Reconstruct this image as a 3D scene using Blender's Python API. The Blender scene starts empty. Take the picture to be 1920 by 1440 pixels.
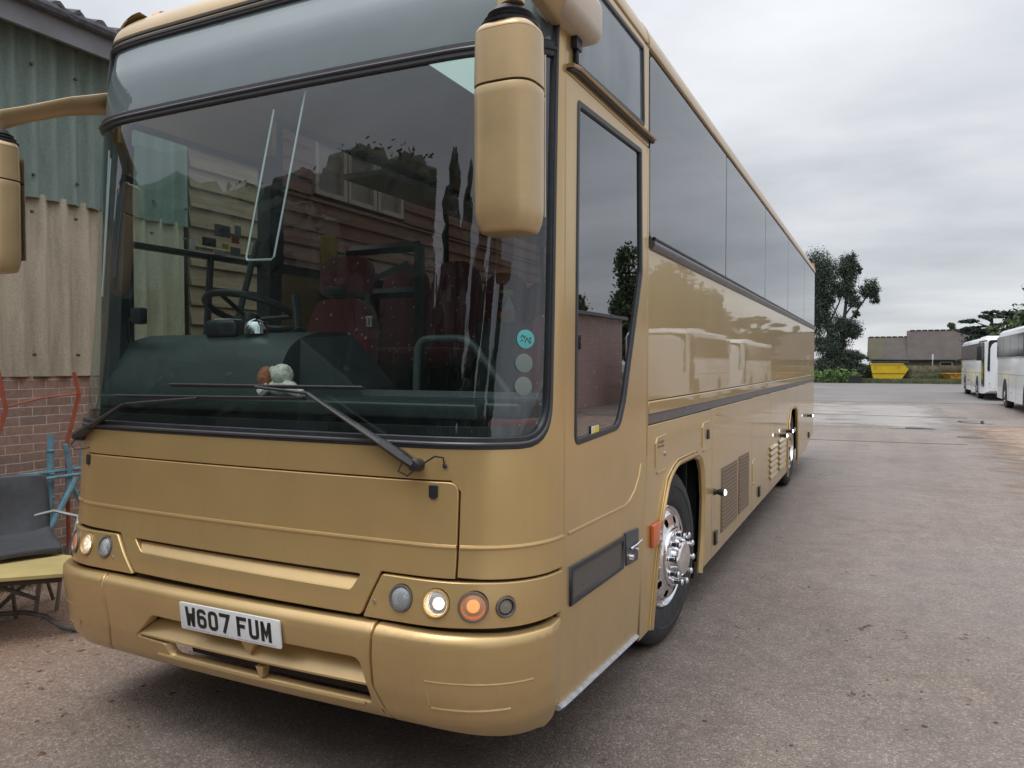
import bpy, bmesh, math, random, bisect
import numpy as np
from mathutils import Vector, Matrix
sc = bpy.context.scene
R_ = math.radians
random.seed(7); rng = np.random.default_rng(7)

# ------------------------------------------------------------------ camera
cd = bpy.data.cameras.new('camera'); cam = bpy.data.objects.new('camera', cd)
sc.collection.objects.link(cam); sc.camera = cam
cd.sensor_width = 36; cd.lens = 36*1420/1920; cd.clip_start = .02; cd.clip_end = 3000
Xc, Yc, Zc = (0.89875452, 0.01203746, -0.43828691), (0.43845219, -0.0246748, 0.89841574), (0, -0.99962306, -0.02745444)
# rows are the world axes seen from the camera (x right, y down, z forward)
m = Matrix(((Xc[0], -Xc[1], -Xc[2]), (Yc[0], -Yc[1], -Yc[2]), (Zc[0], -Zc[1], -Zc[2]))).to_4x4()
m.translation = (2.32, -2.23, 1.65); cam.matrix_world = m

# ------------------------------------------------------------------ world, sun, exposure
w = bpy.data.worlds.new('World'); sc.world = w; w.use_nodes = True
nt = w.node_tree; nt.nodes.clear(); N = nt.nodes.new; L = nt.links.new
SUN_EL, SUN_AZ = R_(68), R_(200)
out = N('ShaderNodeOutputWorld'); bg = N('ShaderNodeBackground')
sky = N('ShaderNodeTexSky'); sky.sky_type = 'NISHITA'; sky.sun_disc = False
sky.sun_elevation = SUN_EL; sky.sun_rotation = SUN_AZ
tc = N('ShaderNodeTexCoord'); sep = N('ShaderNodeSeparateXYZ'); L(tc.outputs['Generated'], sep.inputs[0])
zc = N('ShaderNodeMath'); zc.operation = 'MAXIMUM'; L(sep.outputs['Z'], zc.inputs[0]); zc.inputs[1].default_value = 0
za = N('ShaderNodeMath'); za.operation = 'ADD'; L(zc.outputs[0], za.inputs[0]); za.inputs[1].default_value = .16
dv = N('ShaderNodeVectorMath'); dv.operation = 'DIVIDE'; L(tc.outputs['Generated'], dv.inputs[0])
cb = N('ShaderNodeCombineXYZ'); L(za.outputs[0], cb.inputs[0]); L(za.outputs[0], cb.inputs[1]); cb.inputs[2].default_value = 1e3
L(cb.outputs[0], dv.inputs[1])
n1 = N('ShaderNodeTexNoise'); n1.inputs['Scale'].default_value = .85; n1.inputs['Detail'].default_value = 7; n1.inputs['Roughness'].default_value = .52; n1.inputs['Distortion'].default_value = .25
mp = N('ShaderNodeMapping'); mp.inputs['Scale'].default_value = (.8, 1.3, 1); mp.inputs['Location'].default_value = (3.1, 1.7, 0); mp.inputs['Rotation'].default_value = (0, 0, .5)
L(dv.outputs[0], mp.inputs[0]); L(mp.outputs[0], n1.inputs['Vector'])
cr = N('ShaderNodeValToRGB'); e = cr.color_ramp.elements
e[0].position = .30; e[0].color = (.44, .465, .50, 1); e[1].position = .70; e[1].color = (.77, .785, .81, 1)
k = e.new(.5); k.color = (.60, .62, .65, 1)
L(n1.outputs['Fac'], cr.inputs[0])
zq = N('ShaderNodeMath'); zq.operation = 'POWER'; L(zc.outputs[0], zq.inputs[0]); zq.inputs[1].default_value = 3
gr = N('ShaderNodeMapRange'); L(zq.outputs[0], gr.inputs[0]); gr.inputs[1].default_value = 0; gr.inputs[2].default_value = .73
gr.inputs[3].default_value = .70; gr.inputs[4].default_value = 2.5   # overcast: brighter overhead
mu = N('ShaderNodeVectorMath'); mu.operation = 'MULTIPLY'; L(cr.outputs[0], mu.inputs[0]); L(gr.outputs[0], mu.inputs[1])
sk = N('ShaderNodeVectorMath'); sk.operation = 'SCALE'; L(sky.outputs[0], sk.inputs[0]); sk.inputs['Scale'].default_value = .1
mx = N('ShaderNodeMix'); mx.data_type = 'RGBA'; mx.inputs[0].default_value = .93
L(sk.outputs[0], mx.inputs[6]); L(mu.outputs[0], mx.inputs[7])
L(mx.outputs[2], bg.inputs[0]); bg.inputs[1].default_value = 1.0; L(bg.outputs[0], out.inputs[0])
sd = bpy.data.lights.new('sun', 'SUN'); so = bpy.data.objects.new('sun', sd); sc.collection.objects.link(so)
sd.energy = .7; sd.angle = R_(25); sd.color = (1, .96, .9)
dirv = Vector((math.sin(SUN_AZ)*math.cos(SUN_EL), math.cos(SUN_AZ)*math.cos(SUN_EL), math.sin(SUN_EL)))
so.rotation_euler = dirv.to_track_quat('Z', 'Y').to_euler(); so.location = (0, 0, 40)
sc.view_settings.view_transform = 'Standard'; sc.view_settings.look = 'None'
sc.view_settings.exposure = .62; sc.view_settings.gamma = 1
sc.cycles.max_bounces = 8; sc.cycles.transparent_max_bounces = 24; sc.cycles.glossy_bounces = 5
sc.cycles.sample_clamp_indirect = 4; sc.cycles.use_denoising = True

# ------------------------------------------------------------------ materials
MATS = {}
def mat(name, col, rough=.5, metal=0, coat=0, coat_rough=.05, noise=0, nscale=20, bump=0, bscale=60, emit=0, ecol=None, spec=.5, aniso_detail=5, rvar=0, dirt=0):
    if name in MATS: return MATS[name]
    M = bpy.data.materials.new(name); M.use_nodes = True; t = M.node_tree; b = t.nodes['Principled BSDF']
    b.inputs['Base Color'].default_value = (*col, 1); b.inputs['Roughness'].default_value = rough; b.inputs['Metallic'].default_value = metal
    b.inputs['Coat Weight'].default_value = coat; b.inputs['Coat Roughness'].default_value = coat_rough; b.inputs['Specular IOR Level'].default_value = spec
    co = t.nodes.new('ShaderNodeTexCoord')
    if noise:
        n = t.nodes.new('ShaderNodeTexNoise'); n.inputs['Scale'].default_value = nscale; n.inputs['Detail'].default_value = aniso_detail
        t.links.new(co.outputs['Object'], n.inputs['Vector'])
        r = t.nodes.new('ShaderNodeMapRange'); r.inputs[1].default_value = .3; r.inputs[2].default_value = .7; r.inputs[3].default_value = 1-noise; r.inputs[4].default_value = 1+noise
        t.links.new(n.outputs['Fac'], r.inputs[0])
        v = t.nodes.new('ShaderNodeVectorMath'); v.operation = 'SCALE'; v.inputs[0].default_value = col
        t.links.new(r.outputs[0], v.inputs['Scale']); t.links.new(v.outputs[0], b.inputs['Base Color'])
        if rvar:
            r2 = t.nodes.new('ShaderNodeMapRange'); r2.inputs[1].default_value = .35; r2.inputs[2].default_value = .65
            r2.inputs[3].default_value = rough-rvar; r2.inputs[4].default_value = rough+rvar
            t.links.new(n.outputs['Fac'], r2.inputs[0]); t.links.new(r2.outputs[0], b.inputs['Roughness'])
    if bump:
        n2 = t.nodes.new('ShaderNodeTexNoise'); n2.inputs['Scale'].default_value = bscale; n2.inputs['Detail'].default_value = 4
        t.links.new(co.outputs['Object'], n2.inputs['Vector'])
        bu = t.nodes.new('ShaderNodeBump'); bu.inputs['Strength'].default_value = 1; bu.inputs['Distance'].default_value = bump
        t.links.new(n2.outputs['Fac'], bu.inputs['Height']); t.links.new(bu.outputs[0], b.inputs['Normal'])
        if coat: t.links.new(bu.outputs[0], b.inputs['Coat Normal'])
    if emit:
        b.inputs['Emission Color'].default_value = (*(ecol or col), 1); b.inputs['Emission Strength'].default_value = emit
    MATS[name] = M; return M

def road_film(M, amount=.5, top=1.1, grime=(.20, .16, .12), streak=.25, stretch=(26, 26, 1.1), lo=.56):
    # dust rising from the skirt plus faint vertical streaks and speckle, as real grime on the paint
    t = M.node_tree; b = t.nodes['Principled BSDF']; A = t.nodes.new; K = t.links.new
    co = A('ShaderNodeTexCoord'); sp = A('ShaderNodeSeparateXYZ'); K(co.outputs['Object'], sp.inputs[0])
    mr = A('ShaderNodeMapRange'); K(sp.outputs['Z'], mr.inputs[0]); mr.inputs[1].default_value = top; mr.inputs[2].default_value = .25; mr.inputs[3].default_value = 0; mr.inputs[4].default_value = amount
    n = A('ShaderNodeTexNoise'); n.inputs['Scale'].default_value = 14; n.inputs['Detail'].default_value = 8; n.inputs['Roughness'].default_value = .7; K(co.outputs['Object'], n.inputs['Vector'])
    mu_ = A('ShaderNodeMath'); mu_.operation = 'MULTIPLY'; K(mr.outputs[0], mu_.inputs[0]); K(n.outputs['Fac'], mu_.inputs[1])
    mp_ = A('ShaderNodeMapping'); mp_.inputs['Scale'].default_value = stretch; K(co.outputs['Object'], mp_.inputs[0])
    n2 = A('ShaderNodeTexNoise'); n2.inputs['Scale'].default_value = 1.2; n2.inputs['Detail'].default_value = 6; K(mp_.outputs[0], n2.inputs['Vector'])
    r2 = A('ShaderNodeMapRange'); K(n2.outputs['Fac'], r2.inputs[0]); r2.inputs[1].default_value = lo; r2.inputs[2].default_value = .8; r2.inputs[4].default_value = streak
    v = A('ShaderNodeTexVoronoi'); v.inputs['Scale'].default_value = 26; K(co.outputs['Object'], v.inputs['Vector'])
    r3 = A('ShaderNodeMapRange'); K(v.outputs['Distance'], r3.inputs[0]); r3.inputs[1].default_value = .055; r3.inputs[2].default_value = .03; r3.inputs[4].default_value = .7
    sc_ = A('ShaderNodeSeparateColor'); K(v.outputs['Color'], sc_.inputs[0]); gt = A('ShaderNodeMath'); gt.operation = 'GREATER_THAN'; K(sc_.outputs[0], gt.inputs[0]); gt.inputs[1].default_value = .8
    m3 = A('ShaderNodeMath'); m3.operation = 'MULTIPLY'; K(r3.outputs[0], m3.inputs[0]); K(gt.outputs[0], m3.inputs[1])
    a1 = A('ShaderNodeMath'); a1.operation = 'ADD'; K(mu_.outputs[0], a1.inputs[0]); K(r2.outputs[0], a1.inputs[1])
    a2 = A('ShaderNodeMath'); a2.operation = 'ADD'; a2.use_clamp = True; K(a1.outputs[0], a2.inputs[0]); K(m3.outputs[0], a2.inputs[1])
    mx_ = A('ShaderNodeMix'); mx_.data_type = 'RGBA'; K(a2.outputs[0], mx_.inputs[0])
    src = b.inputs['Base Color'].links[0].from_socket if b.inputs['Base Color'].links else None
    if src: K(src, mx_.inputs[6])
    else: mx_.inputs[6].default_value = b.inputs['Base Color'].default_value
    mx_.inputs[7].default_value = (*grime, 1); K(mx_.outputs[2], b.inputs['Base Color'])
    rr_ = A('ShaderNodeMapRange'); K(a2.outputs[0], rr_.inputs[0]); rr_.inputs[3].default_value = b.inputs['Roughness'].default_value; rr_.inputs[4].default_value = .75; K(rr_.outputs[0], b.inputs['Roughness'])
    return M
def glass(name, tint=(.8, .85, .83), ior=1.6, rough=0., bump=0, bscale=3, film=None):
    if name in MATS: return MATS[name]
    M = bpy.data.materials.new(name); M.use_nodes = True; t = M.node_tree; t.nodes.clear()
    o = t.nodes.new('ShaderNodeOutputMaterial'); mixs = t.nodes.new('ShaderNodeMixShader')
    tr = t.nodes.new('ShaderNodeBsdfTransparent'); tr.inputs[0].default_value = (*tint, 1)
    g = t.nodes.new('ShaderNodeBsdfGlossy'); g.inputs['Roughness'].default_value = rough; g.inputs['Color'].default_value = (.95, .97, 1, 1)
    f = t.nodes.new('ShaderNodeFresnel'); ge = t.nodes.new('ShaderNodeNewGeometry'); io = t.nodes.new('ShaderNodeMapRange')   # same reflection from inside and outside
    io.inputs[3].default_value = ior; io.inputs[4].default_value = 1/ior; t.links.new(ge.outputs['Backfacing'], io.inputs[0]); t.links.new(io.outputs[0], f.inputs[0])
    t.links.new(f.outputs[0], mixs.inputs[0]); t.links.new(g.outputs[0], mixs.inputs[2])
    if film:   # thin film: dust on panes, painted brightness on lamp lenses
        d = t.nodes.new('ShaderNodeBsdfDiffuse'); d.inputs[0].default_value = (*film[0], 1)
        m2 = t.nodes.new('ShaderNodeMixShader')
        co = t.nodes.new('ShaderNodeTexCoord'); n = t.nodes.new('ShaderNodeTexNoise'); n.inputs['Scale'].default_value = 4; n.inputs['Detail'].default_value = 6
        t.links.new(co.outputs['Object'], n.inputs['Vector'])
        r = t.nodes.new('ShaderNodeMapRange'); r.inputs[1].default_value = .3; r.inputs[2].default_value = .75; r.inputs[3].default_value = film[1]*(.6 if film[1] < .5 else .93); r.inputs[4].default_value = film[1]*(1.5 if film[1] < .5 else 1.07)
        t.links.new(n.outputs['Fac'], r.inputs[0]); t.links.new(r.outputs[0], m2.inputs[0])
        t.links.new(tr.outputs[0], m2.inputs[1]); t.links.new(d.outputs[0], m2.inputs[2]); t.links.new(m2.outputs[0], mixs.inputs[1])
    else: t.links.new(tr.outputs[0], mixs.inputs[1])
    if bump:
        co = t.nodes.new('ShaderNodeTexCoord'); n2 = t.nodes.new('ShaderNodeTexNoise'); n2.inputs['Scale'].default_value = bscale
        t.links.new(co.outputs['Object'], n2.inputs['Vector'])
        bu = t.nodes.new('ShaderNodeBump'); bu.inputs['Distance'].default_value = bump
        t.links.new(n2.outputs['Fac'], bu.inputs['Height']); t.links.new(bu.outputs[0], g.inputs['Normal'])
    t.links.new(mixs.outputs[0], o.inputs[0]); MATS[name] = M; return M

GOLD = mat('gold_satin_paint', (.575, .395, .172), .32, .54, .4, .14, noise=.06, nscale=3, bump=.0010, bscale=2.2)
GOLDM = mat('gold_weathered_paint', (.50, .355, .185), .36, .38, .3, .2, noise=.10, nscale=5)
GLOSS = mat('gold_gloss_paint', (.57, .395, .160), .34, .5, .7, .02, noise=.04, nscale=2, bump=.0009, bscale=1.6)
GAP = mat('dark_seam', (.035, .024, .014), .8)
RUB = mat('black_rubber', (.022, .023, .028), .42, noise=.3, nscale=30)
GREYRUB = mat('grey_aluminium_rail', (.12, .12, .13), .3, .5, noise=.2, nscale=8)
PLAS = mat('black_plastic', (.018, .019, .022), .38, noise=.2, nscale=40)
CHROME = mat('chrome', (.82, .82, .84), .07, 1)
STEEL = mat('brushed_steel', (.5, .52, .55), .28, .9, noise=.1, nscale=60)
LGREY = mat('interior_light_grey', (.32, .34, .34), .7, noise=.05)
DASH = mat('dark_green_dash_vinyl', (.020, .030, .030), .42, noise=.12, nscale=12, bump=.0006, bscale=300)
FRAME = mat('dark_green_frame', (.035, .06, .055), .4)
CREAM = mat('roof_cream_paint', (.60, .53, .42), .4, .1, .3, .2, noise=.06, nscale=4)
WS = glass('windscreen_glass', (.80, .90, .88), 1.84, film=((.35, .40, .40), .010))
TOPG = glass('upper_screen_glass', (.30, .36, .36), 1.62, film=((.165, .205, .212), .75))
SIDEG = glass('tinted_side_glass', (.24, .23, .24), 3.05, bump=.0006, bscale=1.3, film=((.3, .3, .33), .06))
DOORG = glass('door_glass', (.18, .20, .20), 3.3)
CLEAR = glass('clear_glass', (.62, .74, .69), 1.5)
LENS = glass('lamp_lens', (.97, .97, .98), 1.7, bump=.003, bscale=130, film=((.75, .78, .82), .38))  # white film paints a bright sky reflection into the lens

def seat_mat():
    M = bpy.data.materials.new('red_speckled_moquette'); M.use_nodes = True; t = M.node_tree; b = t.nodes['Principled BSDF']
    co = t.nodes.new('ShaderNodeTexCoord'); v = t.nodes.new('ShaderNodeTexVoronoi'); v.inputs['Scale'].default_value = 17
    t.links.new(co.outputs['Object'], v.inputs['Vector'])
    r = t.nodes.new('ShaderNodeValToRGB'); e = r.color_ramp.elements
    e[0].position = .13; e[0].color = (.6, .5, .5, 1); e[1].position = .17; e[1].color = (.26, .028, .045, 1)
    t.links.new(v.outputs['Distance'], r.inputs[0])
    n = t.nodes.new('ShaderNodeTexNoise'); n.inputs['Scale'].default_value = 5; t.links.new(co.outputs['Object'], n.inputs['Vector'])
    mxx = t.nodes.new('ShaderNodeMix'); mxx.data_type = 'RGBA'; mxx.blend_type = 'MULTIPLY'; mxx.inputs[0].default_value = .5
    t.links.new(r.outputs[0], mxx.inputs[6]); t.links.new(n.outputs['Fac'], mxx.inputs[7])
    t.links.new(mxx.outputs[2], b.inputs['Base Color']); b.inputs['Roughness'].default_value = .95; b.inputs['Sheen Weight'].default_value = .4
    return M
SEAT = seat_mat()
road_film(GOLD, .5, .95, (.24, .19, .14), .07); road_film(GLOSS, .55, .9, (.24, .19, .15), .05); road_film(GOLDM, .0, 1, (.20, .14, .085), .25, (5, 5, 60), .66)

# ------------------------------------------------------------------ object helpers
COL = sc.collection
def thing(name, label, cat, loc=(0, 0, 0), group=None):
    o = bpy.data.objects.new(name, None); COL.objects.link(o); o.location = loc; o.empty_display_size = .2
    o['label'] = label; o['category'] = cat
    if group: o['group'] = group
    return o
def tag(o, label, cat, group=None):
    o['label'] = label; o['category'] = cat
    if group: o['group'] = group
    return o
def root_loc(p):
    v = Vector((0, 0, 0))
    while p is not None:
        v += p.location; p = p.parent
    return v
def link(name, me, parent=None, mats=()):
    o = bpy.data.objects.new(name, me); COL.objects.link(o)
    for mm in mats: me.materials.append(mm)
    if parent:
        o.parent = parent; o.matrix_parent_inverse = Matrix.Translation(-root_loc(parent))
        if parent.type == 'MESH': o.matrix_parent_inverse = Matrix.Identity(4)
    return o

class MB:
    def __init__(s): s.v = []; s.f = []; s.mi = []; s.m = 0
    def add(s, vs, fs):
        o = len(s.v); s.v += [tuple(p) for p in vs]; s.f += [tuple(i+o for i in f) for f in fs]; s.mi += [s.m]*len(fs); return s
    def box(s, a, b, M=None):
        a, b = [min(x, y) for x, y in zip(a, b)], [max(x, y) for x, y in zip(a, b)]
        vs = [Vector((x, y, z)) for z in (a[2], b[2]) for y in (a[1], b[1]) for x in (a[0], b[0])]
        if M is not None: vs = [M @ p for p in vs]
        return s.add(vs, [(0, 2, 3, 1), (4, 5, 7, 6), (0, 1, 5, 4), (2, 6, 7, 3), (0, 4, 6, 2), (1, 3, 7, 5)])
    def rbox(s, a, b, r=.02, seg=3, M=None):
        bm = bmesh.new(); bmesh.ops.create_cube(bm, size=1)
        c = [(x+y)/2 for x, y in zip(a, b)]; d = [abs(y-x) for x, y in zip(a, b)]
        for v in bm.verts: v.co = Vector((v.co.x*d[0]+c[0], v.co.y*d[1]+c[1], v.co.z*d[2]+c[2]))
        bmesh.ops.bevel(bm, geom=bm.edges[:], offset=min(r, .49*min(d)), segments=seg, affect='EDGES', profile=.5)
        if M is not None: bmesh.ops.transform(bm, matrix=M, verts=bm.verts)
        bm.verts.index_update(); s.add([v.co[:] for v in bm.verts], [[v.index for v in f.verts] for f in bm.faces]); bm.free(); return s
    def tube(s, pts, r, seg=10, cap=True, closed=False, sx=1., sy=1.):
        P = [Vector(p) for p in pts]; n = len(P); rr = r if isinstance(r, (list, tuple)) else [r]*n
        rings = []; prev = None
        for i in range(n):
            if closed: t = P[(i+1) % n]-P[i-1]
            else: t = P[min(i+1, n-1)]-P[max(i-1, 0)]
            t.normalize()
            if prev is None: u = t.orthogonal().normalized() if abs(t.z) > .95 else t.cross(Vector((0, 0, 1))).normalized()
            else: u = (prev-prev.dot(t)*t).normalized()
            prev = u; vv = t.cross(u)
            rings.append([P[i]+rr[i]*(sx*math.cos(a)*u+sy*math.sin(a)*vv) for a in [2*math.pi*j/seg for j in range(seg)]])
        vs = [p for r_ in rings for p in r_]; fs = []
        for i in range(n if closed else n-1):
            k = (i+1) % n
            for j in range(seg):
                fs.append((i*seg+j, k*seg+j, k*seg+(j+1) % seg, i*seg+(j+1) % seg))
        if cap and not closed: fs += [tuple(range(seg)), tuple(reversed(range((n-1)*seg, n*seg)))]
        return s.add(vs, fs)
    def lathe(s, prof, M=None, seg=32, cap=False):
        # prof: (radius, height) about local Z
        vs = []; fs = []; n = len(prof)
        for r, z in prof:
            for j in range(seg):
                a = 2*math.pi*j/seg; p = Vector((r*math.cos(a), r*math.sin(a), z)); vs.append(M @ p if M is not None else p)
        for i in range(n-1):
            for j in range(seg): fs.append((i*seg+j, i*seg+(j+1) % seg, (i+1)*seg+(j+1) % seg, (i+1)*seg+j))
        if cap: fs += [tuple(reversed(range(seg))), tuple(range((n-1)*seg, n*seg))]
        return s.add(vs, fs)
    def prism(s, poly, d, M=None):
        # poly in local xy, extruded along z 0..d
        n = len(poly); vs = [Vector((x, y, 0)) for x, y in poly]+[Vector((x, y, d)) for x, y in poly]
        if M is not None: vs = [M @ p for p in vs]
        fs = [tuple(reversed(range(n))), tuple(range(n, 2*n))]+[(i, (i+1) % n, n+(i+1) % n, n+i) for i in range(n)]
        return s.add(vs, fs)
    def grid(s, rows):
        n = len(rows[0]); vs = [p for r in rows for p in r]
        return s.add(vs, [(i*n+j, i*n+j+1, (i+1)*n+j+1, (i+1)*n+j) for i in range(len(rows)-1) for j in range(n-1)])
    def build(s, name, mats, parent=None, smooth=35, bevel=0):
        if not isinstance(mats, (list, tuple)): mats = [mats]
        me = bpy.data.meshes.new(name); me.from_pydata([tuple(p) for p in s.v], [], s.f)
        me.polygons.foreach_set('material_index', s.mi)
        bm = bmesh.new(); bm.from_mesh(me); bmesh.ops.recalc_face_normals(bm, faces=bm.faces)
        if bevel:
            ed = [e for e in bm.edges if len(e.link_faces) == 2 and e.calc_face_angle(0) > .6]
            bmesh.ops.bevel(bm, geom=ed, offset=bevel, segments=2, affect='EDGES', profile=.6)
        bm.to_mesh(me); bm.free()
        if smooth:
            me.shade_smooth(); me.set_sharp_from_angle(angle=R_(smooth))
        return link(name, me, parent, mats)

def rot(ax, deg): return Matrix.Rotation(R_(deg), 4, ax)
def T(x, y, z): return Matrix.Translation((x, y, z))
def frame_at(p, n, up=(0, 0, 1)):
    n = Vector(n).normalized(); u = Vector(up).cross(n)
    u = u.normalized() if u.length > 1e-5 else Vector((1, 0, 0)); v = n.cross(u)
    return Matrix(((u.x, v.x, n.x, p[0]), (u.y, v.y, n.y, p[1]), (u.z, v.z, n.z, p[2]), (0, 0, 0, 1)))
def arc(c, r, a0, a1, n):
    return [(c[0]+r*math.cos(R_(a0+(a1-a0)*i/n)), c[1]+r*math.sin(R_(a0+(a1-a0)*i/n))) for i in range(n+1)]
def rounded(poly, r, n=5):
    # poly list of (x,y) or (x,y,r)
    o = []; k = len(poly)
    for i in range(k):
        p = Vector(poly[i][:2]); a = Vector(poly[i-1][:2]); b = Vector(poly[(i+1) % k][:2]); rr = poly[i][2] if len(poly[i]) > 2 else r
        if rr <= 0: o.append(tuple(p)); continue
        d1 = (a-p); d2 = (b-p); rr = min(rr, .49*d1.length, .49*d2.length); p1 = p+d1.normalized()*rr; p2 = p+d2.normalized()*rr
        for j in range(n+1):
            t = j/n; q = p1*(1-t)**2+p*2*t*(1-t)+p2*t*t; o.append(tuple(q))
    return o

# ------------------------------------------------------------------ the coach skin: (s,z) unwrapped body coordinates
def bez(p0, p1, p2, p3, t):
    a = (1-t)**3; b = 3*t*(1-t)**2; c = 3*t*t*(1-t); d = t**3
    return (a*p0[0]+b*p1[0]+c*p2[0]+d*p3[0], a*p0[1]+b*p1[1]+c*p2[1]+d*p3[1])
PL = [(x*.82/12, -.05+.025*(x/12)**2) for x in range(13)]
PL += [bez((.82, -.025), (1.07, -.017), (1.25, .10), (1.25, .42), i/32) for i in range(1, 33)]
PS = [0]
for i in range(1, len(PL)): PS.append(PS[-1]+math.dist(PL[i], PL[i-1]))
SCN = PS[-1]; S8 = PS[12]
def interp(xs, ys, x):
    if x <= xs[0]: return ys[0]
    if x >= xs[-1]: return ys[-1]
    i = bisect.bisect_right(xs, x)-1; t = (x-xs[i])/(xs[i+1]-xs[i]); return ys[i]+t*(ys[i+1]-ys[i])
YZ = [.25, .34, .42, .55, .72, .80, .90, .98, 1.28, 1.40, 1.86, 2.37, 2.81, 3.02, 3.25]
YY = [.09, .05, .03, .015, .0, .005, .028, .040, .066, .082, .145, .193, .245, .29, .405]
def herm(x):
    if x <= YZ[0]: return YY[0]
    if x >= YZ[-1]: return YY[-1]
    i = bisect.bisect_right(YZ, x)-1
    def sl(j):
        if j <= 0 or j >= len(YZ)-1: return 0 if j <= 0 else .32
        a = (YY[j]-YY[j-1])/(YZ[j]-YZ[j-1]); b = (YY[j+1]-YY[j])/(YZ[j+1]-YZ[j]); return 0 if a*b <= 0 else 2*a*b/(a+b)
    h = YZ[i+1]-YZ[i]; t = (x-YZ[i])/h
    return (2*t**3-3*t*t+1)*YY[i]+(t**3-2*t*t+t)*h*sl(i)+(3*t*t-2*t**3)*YY[i+1]+(t**3-t*t)*h*sl(i+1)
RZ, RR = 3.25, .17
def raw(s, z):
    inn = 0; zz = z
    if z > RZ:
        t = min((z-RZ)/RR, 1.57); inn = RR*(1-math.cos(t)); zz = RZ+RR*math.sin(t)
    a = abs(s)
    if a >= SCN: x, y = 1.25, .42+(a-SCN)
    else:
        x = interp(PS, [p[0] for p in PL], a); y = interp(PS, [p[1] for p in PL], a)
        y = .42-(.42-y)*(.47-herm(min(z, 3.25)))/.47     # the rake tightens the corner, the post behind it stays upright
    return (x if s >= 0 else -x), y, zz, inn
def skin(s, z, off=0.):
    x, y, zz, inn = raw(s, z); e = .012
    x1, y1, _, _ = raw(s+e, z); x0, y0, _, _ = raw(s-e, z)
    tx, ty = x1-x0, y1-y0; l = math.hypot(tx, ty); nx, ny = ty/l, -tx/l; d = off-inn
    return Vector((x+nx*d, y+ny*d, zz))
def skin_n(s, z, offf=lambda s, z: 0.):
    e = .01; a = skin(s+e, z, offf(s+e, z))-skin(s-e, z, offf(s-e, z)); b = skin(s, z+e, offf(s, z+e))-skin(s, z-e, offf(s, z-e))
    a.normalize(); b.normalize(); return a.cross(b).normalized(), a, b
def Y2S(y): return y-.42+SCN

def loop_area(l): return .5*sum(l[i-1][0]*l[i][1]-l[i][0]*l[i-1][1] for i in range(len(l)))
def densify(l, step):
    o = []
    for i in range(len(l)):
        a = l[i]; b = l[(i+1) % len(l)]; d = math.dist(a, b)
        st = step if min(abs(a[0]), abs(b[0])) < SCN+.02 or max(a[1], b[1]) > 3.24 else .6
        n = max(1, int(math.ceil(d/st)))
        for k in range(n): o.append((a[0]+(b[0]-a[0])*k/n, a[1]+(b[1]-a[1])*k/n))
    return o
def inset(l, e):
    n = len(l); o = []; dirs = []
    for i in range(n):
        a = Vector(l[i-1]); p = Vector(l[i]); b = Vector(l[(i+1) % n]); d1 = (p-a).normalized(); d2 = (b-p).normalized()
        n1 = Vector((-d1.y, d1.x)); n2 = Vector((-d2.y, d2.x)); mm = n1+n2
        mm = mm.normalized() if mm.length > 1e-6 else n1
        k = min(2.0, 1/max(.3, mm.dot(n1))); q = p+mm*e*k; o.append((q.x, q.y)); dirs.append((-mm.x, -mm.y))
    return o, dirs
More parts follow.
